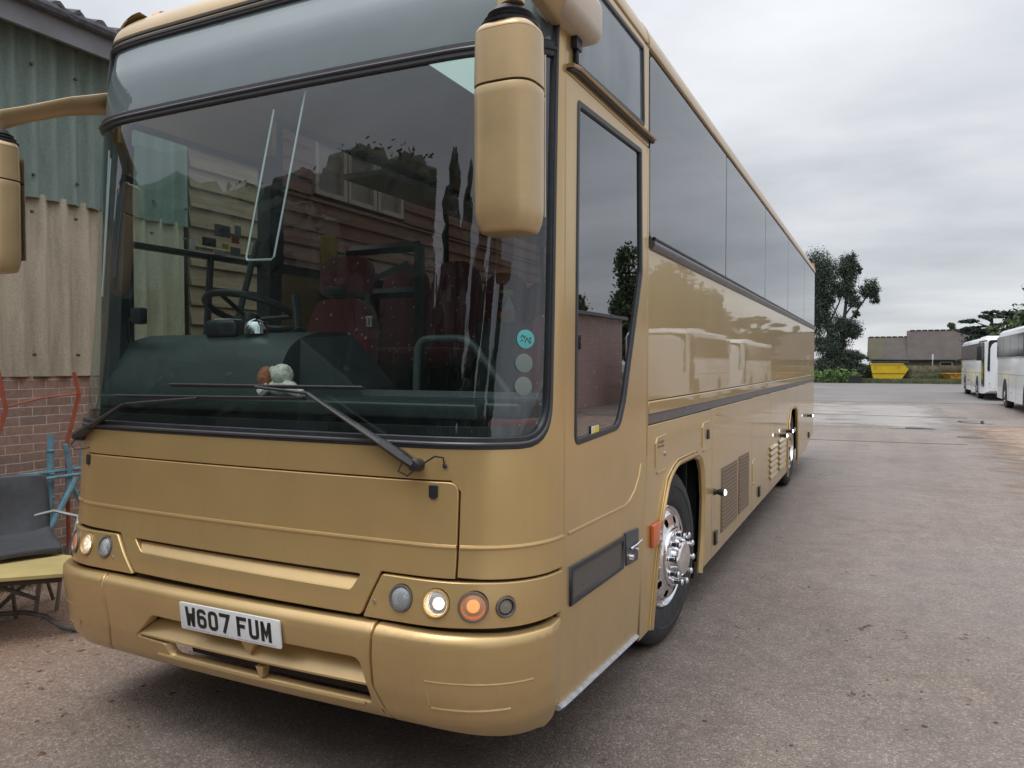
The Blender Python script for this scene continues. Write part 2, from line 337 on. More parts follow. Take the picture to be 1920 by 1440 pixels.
def panel(name, parent, mt, outer, holes=(), off=0., depth=.022, bev=.004, step=.035, offf=None, back=False):
    F = (lambda s, z: off+offf(s, z)) if offf else (lambda s, z: off)
    loops = []
    ol = list(outer); ol = ol if loop_area(ol) > 0 else ol[::-1]; loops.append(densify(ol, step))
    for h in holes:
        h = list(h); h = h if loop_area(h) < 0 else h[::-1]; loops.append(densify(h, step))
    bm = bmesh.new(); rings = []
    for lp in loops:
        q, dr = inset(lp, bev); vs = [bm.verts.new((x, y, 0)) for x, y in q]
        for i in range(len(vs)): bm.edges.new((vs[i], vs[(i+1) % len(vs)]))
        rings.append((lp, dr, vs))
    bmesh.ops.triangle_fill(bm, edges=bm.edges[:], use_beauty=True, use_dissolve=False, normal=(0, 0, 1))
    ss = [v.co.x for v in bm.verts]; zz = [v.co.y for v in bm.verts]; s0, s1, z0, z1 = min(ss), max(ss), min(zz), max(zz)
    cuts = []
    c = -1.56
    while c < 1.57:
        if s0 < c < s1: cuts.append(((c, 0, 0), (1, 0, 0)))
        c += .045 if abs(c) > .75 else .1
    if s0 < SCN+.02:
        c = .3
        while c < 3.25:
            if z0 < c < z1: cuts.append(((0, c, 0), (0, 1, 0)))
            c += .025 if offf else .07
    c = 3.25
    while c < 3.6:
        if z0 < c < z1: cuts.append(((0, c, 0), (0, 1, 0)))
        c += .03
    for co, no in cuts:
        bmesh.ops.bisect_plane(bm, geom=bm.verts[:]+bm.edges[:]+bm.faces[:], plane_co=co, plane_no=no, dist=1e-5)
    bm.verts.ensure_lookup_table(); bm.verts.index_update()
    V = []; NN = []; Fc = []
    for v in bm.verts:
        s, z = v.co.x, v.co.y; V.append(skin(s, z, F(s, z))); NN.append(skin_n(s, z, F)[0])
    for f in bm.faces:
        idx = [v.index for v in f.verts]
        if f.normal.z < 0: idx.reverse()
        Fc.append(idx)
    for lp, dr, vs in rings:
        n = len(lp); base = len(V)
        for i, (s, z) in enumerate(lp):
            nn, a, b = skin_n(s, z, F); V.append(skin(s, z, F(s, z)-bev)); NN.append((nn*.6+a*dr[i][0]+b*dr[i][1]).normalized())
        base2 = len(V)
        for i, (s, z) in enumerate(lp):
            nn, a, b = skin_n(s, z, F); V.append(skin(s, z, F(s, z)-depth)); NN.append((a*dr[i][0]+b*dr[i][1]+nn*.1).normalized())
        for i in range(n):
            k = (i+1) % n
            Fc.append([vs[i].index, base+i, base+k, vs[k].index]); Fc.append([base+i, base2+i, base2+k, base+k])
    bm.free()
    me = bpy.data.meshes.new(name); me.from_pydata([tuple(v) for v in V], [], Fc); me.shade_smooth()
    me.normals_split_custom_set_from_vertices([tuple(v) for v in NN])
    return link(name, me, parent, [mt])
def bead(mb, pts, r, off=0., seg=8, step=.04, closed=False, sx=1., sy=1.):
    P = [];
    q = list(pts)+([pts[0]] if closed else [])
    for a, b in zip(q, q[1:]):
        st = step if min(abs(a[0]), abs(b[0])) < SCN else .5
        n = max(1, int(math.dist(a, b)/st))
        for k in range(n): P.append((a[0]+(b[0]-a[0])*k/n, a[1]+(b[1]-a[1])*k/n))
    if not closed: P.append(tuple(q[-1][:2]))
    mb.tube([skin(s, z, off) for s, z in P], r, seg, closed=closed, sx=sx, sy=sy); return mb
def at(s, z, off=0.): return frame_at(skin(s, z, off), skin_n(s, z)[0])

# =================================================================== GROUND AND SETTING
def ground_mat():
    M = bpy.data.materials.new('yard_surface'); M.use_nodes = True; t = M.node_tree; b = t.nodes['Principled BSDF']; A = t.nodes.new; K = t.links.new
    co = A('ShaderNodeTexCoord')
    def noise(sc_, det=4, ro=.5, vec=None):
        n = A('ShaderNodeTexNoise'); n.inputs['Scale'].default_value = sc_; n.inputs['Detail'].default_value = det; n.inputs['Roughness'].default_value = ro
        K(vec or co.outputs['Object'], n.inputs['Vector']); return n.outputs['Fac']
    def ramp(x, *st):
        r = A('ShaderNodeValToRGB'); e = r.color_ramp.elements
        while len(e) < len(st): e.new(.5)
        for q, (p, c) in zip(e, st): q.position = p; q.color = (*c, 1)
        K(x, r.inputs[0]); return r.outputs[0]
    def mix(a, b_, f, mode='MIX'):
        m_ = A('ShaderNodeMix'); m_.data_type = 'RGBA'; m_.blend_type = mode
        if isinstance(f, float): m_.inputs[0].default_value = f
        else: K(f, m_.inputs[0])
        for src, i in ((a, 6), (b_, 7)):
            if isinstance(src, tuple): m_.inputs[i].default_value = (*src, 1)
            else: K(src, m_.inputs[i])
        return m_.outputs[2]
    v = A('ShaderNodeTexVoronoi'); v.inputs['Scale'].default_value = 95; K(co.outputs['Object'], v.inputs['Vector'])
    hue = A('ShaderNodeSeparateColor'); K(v.outputs['Color'], hue.inputs[0])
    stone = ramp(hue.outputs[0], (.0, (.165, .130, .110)), (.45, (.215, .173, .147)), (.8, (.262, .214, .184)), (.97, (.35, .30, .26)))
    gapf = ramp(v.outputs['Distance'], (.25, (0, 0, 0)), (.75, (1, 1, 1)))
    gm = A('ShaderNodeMath'); gm.operation = 'MULTIPLY'; K(gapf, gm.inputs[0]); gm.inputs[1].default_value = .55
    base = mix(stone, (.14, .112, .098), gm.outputs[0])
    big = ramp(noise(.55, 5, .6), (.3, (.88, .87, .865)), (.7, (1.11, 1.10, 1.09)))
    base = mix(base, big, 1., 'MULTIPLY')
    mid = ramp(noise(5, 5, .7), (.32, (.82, .82, .82)), (.6, (1.07, 1.07, 1.07)))
    base = mix(base, mid, 1., 'MULTIPLY')
    # brown grit spots
    sp = ramp(noise(9, 3, .6), (.66, (0, 0, 0)), (.74, (1, 1, 1)))
    base = mix(base, (.10, .075, .055), sp)
    dk = ramp(noise(.9, 8, .72), (.57, (0, 0, 0)), (.66, (1, 1, 1))); dkm = A('ShaderNodeMath'); dkm.operation = 'MULTIPLY'; K(dk, dkm.inputs[0]); dkm.inputs[1].default_value = .22
    base = mix(base, (.085, .068, .06), dkm.outputs[0])
    mpt = A('ShaderNodeMapping'); mpt.inputs['Scale'].default_value = (1.5, .10, 1); K(co.outputs['Object'], mpt.inputs[0])
    trk = ramp(noise(1.0, 6, .6, mpt.outputs[0]), (.36, (.90, .90, .90)), (.62, (1.06, 1.06, 1.055)))   # faint wheel tracks along the yard
    base = mix(base, trk, 1., 'MULTIPLY')
    # left side near the shed is browner and more littered
    sx = A('ShaderNodeSeparateXYZ'); K(co.outputs['Object'], sx.inputs[0])
    mr = A('ShaderNodeMapRange'); K(sx.outputs['X'], mr.inputs[0]); mr.inputs[1].default_value = -.6; mr.inputs[2].default_value = -2.4
    base = mix(base, mix(stone, (1.15, .93, .78), 1., 'MULTIPLY'), mr.outputs[0])
    K(base, b.inputs['Base Color'])
    wet = noise(.35, 4, .6)
    rr = A('ShaderNodeMapRange'); K(wet, rr.inputs[0]); rr.inputs[1].default_value = .42; rr.inputs[2].default_value = .62; rr.inputs[3].default_value = .42; rr.inputs[4].default_value = .8
    K(rr.outputs[0], b.inputs['Roughness'])
    bu = A('ShaderNodeBump'); bu.inputs['Distance'].default_value = .0035; bu.inputs['Strength'].default_value = .9
    inv = A('ShaderNodeMath'); inv.operation = 'SUBTRACT'; inv.inputs[0].default_value = 1; K(v.outputs['Distance'], inv.inputs[1])
    K(inv.outputs[0], bu.inputs['Height']); K(bu.outputs[0], b.inputs['Normal'])
    return M
def sheet(name, z, poly, mt):
    me = bpy.data.meshes.new(name); me.from_pydata([(x, y, z) for x, y in poly], [], [tuple(range(len(poly)))])
    o = link(name, me, None, [mt]); o['kind'] = 'structure'; return o
GM = ground_mat()
sheet('ground', 0, [(-400, -300), (500, -300), (500, 900), (-400, 900)], GM)
def soften(M, x0, x1, y0, y1, soft, ns=1.2, amp=.6):
    # worn surface thinning out towards its edges
    t = M.node_tree; b = t.nodes['Principled BSDF']; A = t.nodes.new; K = t.links.new
    co = A('ShaderNodeTexCoord'); sp = A('ShaderNodeSeparateXYZ'); K(co.outputs['Object'], sp.inputs[0]); prev = None
    for ax, lo, hi in (('X', x0, x0+soft), ('X', x1, x1-soft), ('Y', y0, y0+soft*1.6), ('Y', y1, y1-soft*1.6)):
        m_ = A('ShaderNodeMapRange'); K(sp.outputs[ax], m_.inputs[0]); m_.inputs[1].default_value = lo; m_.inputs[2].default_value = hi
        if prev is None: prev = m_.outputs[0]
        else:
            q_ = A('ShaderNodeMath'); q_.operation = 'MINIMUM'; K(prev, q_.inputs[0]); K(m_.outputs[0], q_.inputs[1]); prev = q_.outputs[0]
    n = A('ShaderNodeTexNoise'); n.inputs['Scale'].default_value = ns; n.inputs['Detail'].default_value = 9; n.inputs['Roughness'].default_value = .65; K(co.outputs['Object'], n.inputs['Vector'])
    a_ = A('ShaderNodeMath'); a_.operation = 'MULTIPLY_ADD'; K(n.outputs['Fac'], a_.inputs[0]); a_.inputs[1].default_value = amp*2; a_.inputs[2].default_value = -amp
    s_ = A('ShaderNodeMath'); s_.operation = 'ADD'; K(prev, s_.inputs[0]); K(a_.outputs[0], s_.inputs[1])
    r = A('ShaderNodeMapRange'); K(s_.outputs[0], r.inputs[0]); r.inputs[1].default_value = .3; r.inputs[2].default_value = .8; K(r.outputs[0], b.inputs['Alpha'])
    return M
CON = soften(mat('damp_concrete', (.275, .245, .222), .38, noise=.22, nscale=.8, rvar=.12, aniso_detail=8), -6, 5.2, 17.6, 33.6, 2.2)
def ragged(poly, amp, step=.25, seed=1):
    r = random.Random(seed); o = []; ph = [r.random()*6 for _ in range(4)]; L_ = 0
    for i in range(len(poly)):
        a = Vector(poly[i]); b = Vector(poly[(i+1) % len(poly)]); n_ = max(2, int((b-a).length/step)); nn = Vector((-(b-a).y, (b-a).x)).normalized()
        for k in range(n_):
            p = a+(b-a)*k/n_; L_ += (b-a).length/n_; h = amp*(math.sin(L_*.9+ph[0])*.5+math.sin(L_*2.3+ph[1])*.3+math.sin(L_*5.7+ph[2])*.2)+r.uniform(-.15, .15)*amp; o.append(tuple(p+nn*h))
    return o
sheet('concrete_apron', .004, [(-2.2, 17.6), (5.2, 17.6), (5.2, 33.2), (-2.2, 33.2)], CON)
sheet('far_road', .008, [(-6, 33.4), (60, 33.0), (60, 66), (-6, 66)], mat('far_asphalt', (.165, .152, .145), .75, noise=.18, nscale=.4, aniso_detail=8))
DIRTM = soften(mat('brown_gravel', (.27, .20, .15), .9, noise=.35, nscale=3, bump=.01, bscale=40, aniso_detail=9), 3.3, 30, 7.5, 22.5, 2.0, 1.6)
sheet('gravel_patch', .012, [(3.3, 7.5), (14, 7.5), (14, 22.5), (3.3, 22.5)], DIRTM)
PUD = mat('puddle_water', (.05, .05, .05), .04)
for cx_, cy_, rx, ry in ((4.75, 22.4, .42, .75), (4.15, 17.4, .25, .35), (3.0, 19.4, .5, .25)):
    sheet('puddle_water', .010, [(cx_+rx*math.cos(a)*(1+.2*math.sin(3*a+cx_)), cy_+ry*math.sin(a)*(1+.2*math.cos(2*a))) for a in [2*math.pi*i/28 for i in range(28)]], PUD)
TAR = mat('tar_joint', (.03, .028, .027), .7)
sheet('tar_joint_line', .009, [(-2.2, 24.3), (4.65, 24.0), (4.65, 24.12), (-2.2, 24.44)], TAR)
sheet('tar_patch_line', .005, [(-2.2, 15.0), (3.9, 15.5), (3.9, 15.55), (-2.2, 15.07)], mat('repair_seam', (.065, .055, .05), .8))
GREENV = mat('grass_verge', (.055, .07, .03), .95, noise=.4, nscale=1.5, aniso_detail=8)
sheet('grass_verge_ground', .016, [(-60, 66.2), (70, 66.2), (70, 130), (-60, 130)], GREENV)

# loose stones / leaf litter
def litter(name, n, area, size, mt, label, seed, flat=.35):
    r = np.random.default_rng(seed); V = []; Fs = []
    base = np.array([[1, 0, 0], [0, 1, 0], [-1, 0, 0], [0, -1, 0], [0, 0, 1], [0, 0, -.4]], float)
    tri = [(0, 1, 4), (1, 2, 4), (2, 3, 4), (3, 0, 4), (1, 0, 5), (2, 1, 5), (3, 2, 5), (0, 3, 5)]
    for i in range(n):
        x, y = area(r); sz = size[0]+(size[1]-size[0])*r.random()**3; a = r.random()*6.28
        sca = np.array([sz*(.6+r.random()), sz*(.5+.6*r.random()), sz*flat*(.5+r.random())])
        p = base*sca*(1+.3*(r.random((6, 1))-.5)); c, s_ = math.cos(a), math.sin(a)
        q = np.stack([p[:, 0]*c-p[:, 1]*s_+x, p[:, 0]*s_+p[:, 1]*c+y, p[:, 2]+sz*flat*.2], 1); o = len(V); V += q.tolist(); Fs += [tuple(j+o for j in t) for t in tri]
    me = bpy.data.meshes.new(name); me.from_pydata(V, [], Fs); o = link(name, me, None, [mt]); o['kind'] = 'stuff'; tag(o, label, name.replace('_', ' ')); return o
def a_left(r): return -3.9+3.4*r.random()**1.0, -1.6+4.2*r.random()
def a_right(r):
    d = .8+14*r.random()**2; a = R_(-30+75*r.random()); return 2.2+d*math.sin(a), -2.0+d*math.cos(a)
litter('gravel', 4000, a_left, (.003, .011), mat('pale_stone', (.25, .20, .165), .9, noise=.5, nscale=60), 'loose pale gravel and grit scattered left of the gold coach', 3)
litter('grit', 2600, a_right, (.003, .008), mat('grit_stone', (.2, .17, .15), .9, noise=.6, nscale=50), 'fine loose grit over the open asphalt right of the coach', 4)
SPOTS = [(2.09, 4.21), (1.83, 3.69), (2.1, 2.7), (2.79, 3.05), (1.49, 2.53), (2.3, 2.01), (2.28, 1.85), (2.61, 1.76), (3.0, 2.56), (1.47, 5.28), (2.26, 2.17), (1.83, 1.19), (1.25, 6.29), (1.15, 6.27), (1.44, 9.42), (1.54, 9.82), (1.45, 7.25)]
RING = (2.35, 2.9)
def a_leaf(r):
    if r.random() < .16:
        a = r.random()*6.28; return RING[0]+.12*math.cos(a)*(1+.08*r.normal()), RING[1]+.13*math.sin(a)*(1+.1*r.normal())
    k_ = r.integers(len(SPOTS)); c = SPOTS[k_]; sp_ = .05+.05*(k_ % 3)
    return c[0]+sp_*r.normal(), c[1]+sp_*.8*r.normal()
litter('leaf_litter', 300, a_leaf, (.004, .017), mat('dead_leaf', (.085, .062, .045), .9, noise=.4, nscale=40), 'small clumps of dead leaves and dirt on the asphalt', 5, .2)
def a_leaf2(r): return -3.9+3.3*r.random(), -.3+3.6*r.random()
litter('leaves', 520, a_leaf2, (.008, .03), mat('brown_leaf', (.12, .06, .035), .9, noise=.5, nscale=30), 'brown fallen leaves on the ground beside the brick wall', 6, .15)

# =================================================================== SHED ON THE LEFT
def corr_mat(name, base, stain, zs):
    M = bpy.data.materials.new(name); M.use_nodes = True; t = M.node_tree; b = t.nodes['Principled BSDF']; A = t.nodes.new; K = t.links.new
    co = A('ShaderNodeTexCoord'); mp_ = A('ShaderNodeMapping'); mp_.inputs['Scale'].default_value = (1, 3, .35); K(co.outputs['Object'], mp_.inputs[0])
    n = A('ShaderNodeTexNoise'); n.inputs['Scale'].default_value = 3; n.inputs['Detail'].default_value = 7; n.inputs['Roughness'].default_value = .65; K(mp_.outputs[0], n.inputs['Vector'])
    r = A('ShaderNodeValToRGB'); e = r.color_ramp.elements; e[0].position = .35; e[0].color = (*stain, 1); e[1].position = .62; e[1].color = (*base, 1)
    K(n.outputs['Fac'], r.inputs[0])
    n2 = A('ShaderNodeTexNoise'); n2.inputs['Scale'].default_value = 70; n2.inputs['Detail'].default_value = 3; K(co.outputs['Object'], n2.inputs['Vector'])
    mm = A('ShaderNodeMix'); mm.data_type = 'RGBA'; mm.blend_type = 'OVERLAY'; mm.inputs[0].default_value = .35; K(r.outputs[0], mm.inputs[6]); K(n2.outputs['Fac'], mm.inputs[7])
    K(mm.outputs[2], b.inputs['Base Color']); b.inputs['Roughness'].default_value = .8
    return M
GREEN = corr_mat('green_corrugated_steel', (.21, .27, .245), (.15, .20, .175), 1)
CREAMC = corr_mat('cream_corrugated_cement', (.50, .44, .34), (.34, .295, .22), 1)
SLATE = mat('dark_roof_sheet', (.075, .078, .09), .85, noise=.35, nscale=14, bump=.006, bscale=25)
FASC = mat('grey_fascia_board', (.19, .19, .21), .7, noise=.12, nscale=4)
def brick_mat(name, c1, c2, mortar, plane='yz', scale=1.):
    M = bpy.data.materials.new(name); M.use_nodes = True; t = M.node_tree; b = t.nodes['Principled BSDF']; A = t.nodes.new; K = t.links.new
    co = A('ShaderNodeTexCoord'); sp = A('ShaderNodeSeparateXYZ'); K(co.outputs['Object'], sp.inputs[0]); cb_ = A('ShaderNodeCombineXYZ')
    K(sp.outputs['Y' if plane == 'yz' else 'X'], cb_.inputs[0]); K(sp.outputs['Z'], cb_.inputs[1])
    br = A('ShaderNodeTexBrick'); br.inputs['Scale'].default_value = 1/scale; br.inputs['Brick Width'].default_value = .225; br.inputs['Row Height'].default_value = .075
    br.inputs['Mortar Size'].default_value = .006; br.inputs['Mortar Smooth'].default_value = .3; br.inputs['Bias'].default_value = 0
    br.inputs['Color1'].default_value = (*c1, 1); br.inputs['Color2'].default_value = (*c2, 1); br.inputs['Mortar'].default_value = (*mortar, 1)
    nz = A('ShaderNodeTexNoise'); nz.inputs['Scale'].default_value = 6; K(co.outputs['Object'], nz.inputs['Vector'])
    ad = A('ShaderNodeMix'); ad.data_type = 'VECTOR'; ad.inputs[0].default_value = .012; K(cb_.outputs[0], ad.inputs[4]); K(nz.outputs['Color'], ad.inputs[5])
    K(ad.outputs[1], br.inputs['Vector'])
    n = A('ShaderNodeTexNoise'); n.inputs['Scale'].default_value = 22; n.inputs['Detail'].default_value = 6; n.inputs['Roughness'].default_value = .7; K(co.outputs['Object'], n.inputs['Vector'])
    r = A('ShaderNodeMapRange'); K(n.outputs['Fac'], r.inputs[0]); r.inputs[3].default_value = .45; r.inputs[4].default_value = 1.5
    mm = A('ShaderNodeVectorMath'); mm.operation = 'SCALE'; K(br.outputs['Color'], mm.inputs[0]); K(r.outputs[0], mm.inputs['Scale'])
    K(mm.outputs[0], b.inputs['Base Color']); b.inputs['Roughness'].default_value = .9
    bu = A('ShaderNodeBump'); bu.inputs['Distance'].default_value = .008; bu.invert = True; K(br.outputs['Fac'], bu.inputs['Height']); K(bu.outputs[0], b.inputs['Normal'])
    return M
BRICK = brick_mat('red_brick', (.38, .235, .185), (.27, .185, .155), (.52, .45, .39))
WX = -4.06
def corrugated(mb, y0, y1, z0, z1, x, pitch=.146, amp=.024, step=None, wavy=0):
    step = pitch/10; n = int((y1-y0)/step); rows = []
    ph = rng.random()*6
    def X(y): return x+amp*math.cos(2*math.pi*y/pitch+ph)
    a = [(X(y0+i*step), y0+i*step, z0) for i in range(n+1)]; b = [(X(y0+i*step), y0+i*step, z1) for i in range(n+1)]
    mb.grid([a, b])
SY0, SY1 = -.9, 3.24
shed = thing('corrugated_shed', 'green and cream corrugated shed on a red brick base with grey fascia board', 'shed', (WX, 1.2, 0))
MB().box((WX, SY0, 0), (WX-.22, SY1, 1.575)).build('brick_wall', BRICK, shed, smooth=0)
q = MB(); corrugated(q, SY0, SY1, 1.54, 3.06, WX+.03, .146*1.3, .028); q.build('cream_cladding', CREAMC, shed)
q = MB(); corrugated(q, SY0, SY1, 3.02, 4.45, WX+.062, .146*1.15, .026); q.build('green_cladding', GREEN, shed)
MB().box((WX-.02, SY0, 1.575), (WX-.10, SY1, 4.6)).box((WX-.11, SY0, 0), (-9, SY0+.1, 4.7)).box((WX-.23, SY1-.1, 0), (-9, SY1, 4.7)).build('backing_wall', mat('dark_timber', (.05, .045, .04), .9), shed, smooth=0)
MB().box((WX+.28, SY0-.1, 4.285), (WX+.32, SY1+.1, 4.485)).box((WX, SY0-.1, 4.44), (WX+.275, SY1+.1, 4.47)).build('fascia', FASC, shed, smooth=0, bevel=.004)
# roof of big-six sheets, running up away from the yard
def roof_sheet(mb, y0, y1, xe, ze, xr, zr, pitch=.19, amp=.032, th=.035):
    step = pitch/12; n = int((y1-y0)/step); a = []; b = []; c = []; d = []
    for i in range(n+1):
        y = y0+i*step; h = amp*math.cos(2*math.pi*y/pitch); j = .012*math.sin(math.floor(y/pitch)*2.3)
        a.append((xe+j, y, ze+h)); b.append((xr, y, zr+h)); c.append((xe+j, y, ze+h-th)); d.append((xr, y, zr+h-th))
    mb.grid([b, a, c, d])
q = MB(); roof_sheet(q, SY0-.15, SY1+.2, WX+.40, 4.53, -9, 6.0); 
q.tube([(WX+.37, SY0-.1, 4.49), (WX+.37, SY1+.15, 4.49)], .045, 8)
q.build('roof', SLATE, shed)
for z_ in (1.72, 2.9, 3.2, 4.1):
    for k_ in range(11):
        q = MB(); q.lathe([(0.001, .022), (.012, .02), (.014, 0)], frame_at((WX+.062 if z_ < 3 else WX+.092, SY0+.3+k_*.38, z_), (1, 0, 0)), 10)
        q.build('fixing_bolt', mat('dull_bolt', (.12, .11, .1), .5, .6), shed)

# weatherboarded buildings beyond it on the same line
def wood_mat(name, a, b_):
    M = bpy.data.materials.new(name); M.use_nodes = True; t = M.node_tree; b = t.nodes['Principled BSDF']; A = t.nodes.new; K = t.links.new
    co = A('ShaderNodeTexCoord'); mp_ = A('ShaderNodeMapping'); mp_.inputs['Scale'].default_value = (3, .7, 9); K(co.outputs['Object'], mp_.inputs[0])
    n = A('ShaderNodeTexNoise'); n.inputs['Scale'].default_value = 2.5; n.inputs['Detail'].default_value = 8; n.inputs['Roughness'].default_value = .7; K(mp_.outputs[0], n.inputs['Vector'])
    r = A('ShaderNodeValToRGB'); e = r.color_ramp.elements; e[0].position = .3; e[0].color = (*a, 1); e[1].position = .7; e[1].color = (*b_, 1)
    K(n.outputs['Fac'], r.inputs[0]); K(r.outputs[0], b.inputs['Base Color']); b.inputs['Roughness'].default_value = .85; return M
WOOD = wood_mat('tan_weatherboard', (.17, .11, .07), (.32, .22, .15))
WOOD2 = wood_mat('red_weatherboard', (.11, .055, .038), (.22, .12, .085))
def boards(mb, x, y0, y1, z0, z1, h=.17, lap=.035):
    z = z0; i = 0
    while z < z1-.01:
        t = min(z+h+.02, z1); j = .006*math.sin(i*2.1)
        mb.add([(x+.0, y0, z), (x+lap+j, y0, z), (x+.006, y0, t), (x, y0, t), (x, y1, z), (x+lap+j, y1, z), (x+.006, y1, t), (x, y1, t)],
               [(0, 1, 2, 3), (7, 6, 5, 4), (0, 4, 5, 1), (1, 5, 6, 2), (2, 6, 7, 3), (3, 7, 4, 0)]); z += h; i += 1
shed2 = thing('timber_store', 'low tan weatherboarded store with corrugated roof edge behind the coach cab', 'shed', (WX, 3.8, 0))
q = MB(); boards(q, WX, 3.3, 4.38, .05, 3.93, .2, .05); q.build('weatherboard_wall', WOOD, shed2, smooth=0)
MB().box((WX-.01, 3.3, 0), (-8, 4.38, 3.95)).build('wall_core', MATS.get('dark_timber') or SLATE, shed2, smooth=0)
q = MB(); roof_sheet(q, 3.26, 4.38, WX+.15, 4.02, -8, 4.9, .15, .025); q.build('roof', SLATE, shed2)
shed3 = thing('timber_workshop', 'tall red-brown weatherboarded workshop with a row of windows, seen through the coach', 'building', (WX, 9, 0))
q = MB(); boards(q, WX, 4.45, 16, .05, 3.72, .19, .05); boards(q, WX, 4.45, 5.15, 3.72, 4.8, .19, .05); boards(q, WX, 7.15, 16, 3.72, 4.8, .19, .05); boards(q, WX, 5.15, 7.15, 4.52, 4.8, .19, .05)
q.build('weatherboard_wall', WOOD2, shed3, smooth=0)
MB().box((WX-.06, 4.45, 0), (-9, 16, 4.8)).build('wall_core', MATS['dark_timber'], shed3, smooth=0)
for k_ in range(3):
    y_ = 5.2+k_*.65; q = MB()
    q.box((WX-.05, y_, 3.76), (WX+.05, y_+.06, 4.48)).box((WX-.05, y_+.55, 3.76), (WX+.05, y_+.62, 4.48)).box((WX-.05, y_+.061, 3.76), (WX+.045, y_+.549, 3.82)).box((WX-.05, y_+.061, 4.42), (WX+.045, y_+.549, 4.48))
    f_ = q.build('window', mat('window_frame_paint', (.42, .38, .33), .6), shed3, smooth=0)
    MB().box((WX-.03, y_+.06, 3.82), (WX-.02, y_+.55, 4.42)).build('pane', mat('dusty_pane', (.20, .19, .18), .3), f_, smooth=0)
q = MB(); roof_sheet(q, 4.42, 16.2, WX+.3, 4.86, -9, 6.2); q.build('roof', SLATE, shed3)

# =================================================================== THE GOLD COACH
coach = thing('coach', 'large gold coach parked on the yard with its lights on', 'coach', (0, 6.0, 0))
S = SCN
def mir(p): return [(-a[0],)+tuple(a[1:]) for a in p]
# --- front shell panel with the screen opening
screen = rounded([(-1.405, 1.350), (1.405, 1.350), (1.425, 3.215), (-1.425, 3.215)], .12, 7)
screen = rounded([(-1.400, 1.350, .17), (1.400, 1.350, .17), (1.415, 2.8, 0), (1.425, 3.256, .10), (-1.425, 3.256, .10), (-1.415, 2.8, 0)], .1, 7)
outer = [(-S+.01, .885), (-1.008, .905), (-1.008, 1.20), (-.97, 1.238), (.97, 1.238), (1.008, 1.20), (1.008, .905), (1.10, .898), (1.375, .886), (S-.012, .883), (S-.012, 3.276), (-S+.012, 3.276)]
panel('front_panel', coach, GOLD, outer, [screen], 0)
# dark carrier behind the seams
void = [(-.46, .40), (.70, .40), (.70, .60), (-.46, .60)]
panel('inner_shell', coach, GAP, [(-S, .37), (S, .37), (S, 1.345), (-S, 1.345)], [void], -.026, .01, .002)
# bonnet flap
recs = rounded([(-.585, .892), (-.525, .842), (.592, .828), (.625, .884)], .012, 3)
flap = rounded([(-1.0, 1.232, .04), (-1.0, .908, 0), (-.685, .905, .01), (-.552, .752, .01), (.640, .742, .015), (.706, .902, .01), (1.0, .900, 0), (1.0, 1.232, .04)], .01, 5)
fl = panel('bonnet_flap', coach, GOLD, flap, [recs], .001)
q = MB(); n = 40
for a, b, oa, ob in (((0, .04), (0, .0), -.003, -.045), (None, None, 0, 0)):
    if a is None: break
rows = []
for j, (k_, o_) in enumerate([(1.0, -.002), (1.0, -.026), (.95, -.034), (.5, -.018), (0.0, -.002)]):
    r_ = []
    for i in range(n+1):
        t = i/n; top = (-.585+1.21*t, .892-.008*t); bot = (-.525+1.117*t, .842-.014*t)
        r_.append(skin(bot[0]+(top[0]-bot[0])*k_, bot[1]+(top[1]-bot[1])*k_, o_))
    rows.append(r_)
q.grid(rows)
for e_ in (0, n): q.add([rows[j][e_] for j in range(5)], [(0, 1, 2, 3, 4)])
q.build('grille_recess', GOLD, fl, smooth=25)
q = MB(); bead(q, [(-1.0, 1.010), (1.0, 1.008)], .010, -.004, sy=1.); q.build('crease', GOLD, fl)
q = MB(); bead(q, [(1.012, 1.008), (1.30, 1.003), (S-.02, .999)], .010, -.004); q.build('side_crease', GOLD, coach)
q = MB(); bead(q, [(-1.012, 1.010), (-1.30, 1.005), (-S+.02, 1.0)], .010, -.004); q.build('side_crease', GOLD, coach)
for s_, z_ in ((.908, 1.196), (-.968, 1.205)):
    q = MB(); M_ = at(s_, z_, 0); q.prism(rounded([(-.017, -.024, .016), (.017, -.024, .016), (.017, .024, .004), (-.017, .024, .004)], .01), .007, M_)
    o_ = q.build('flap_latch', PLAS, coach, bevel=.002)
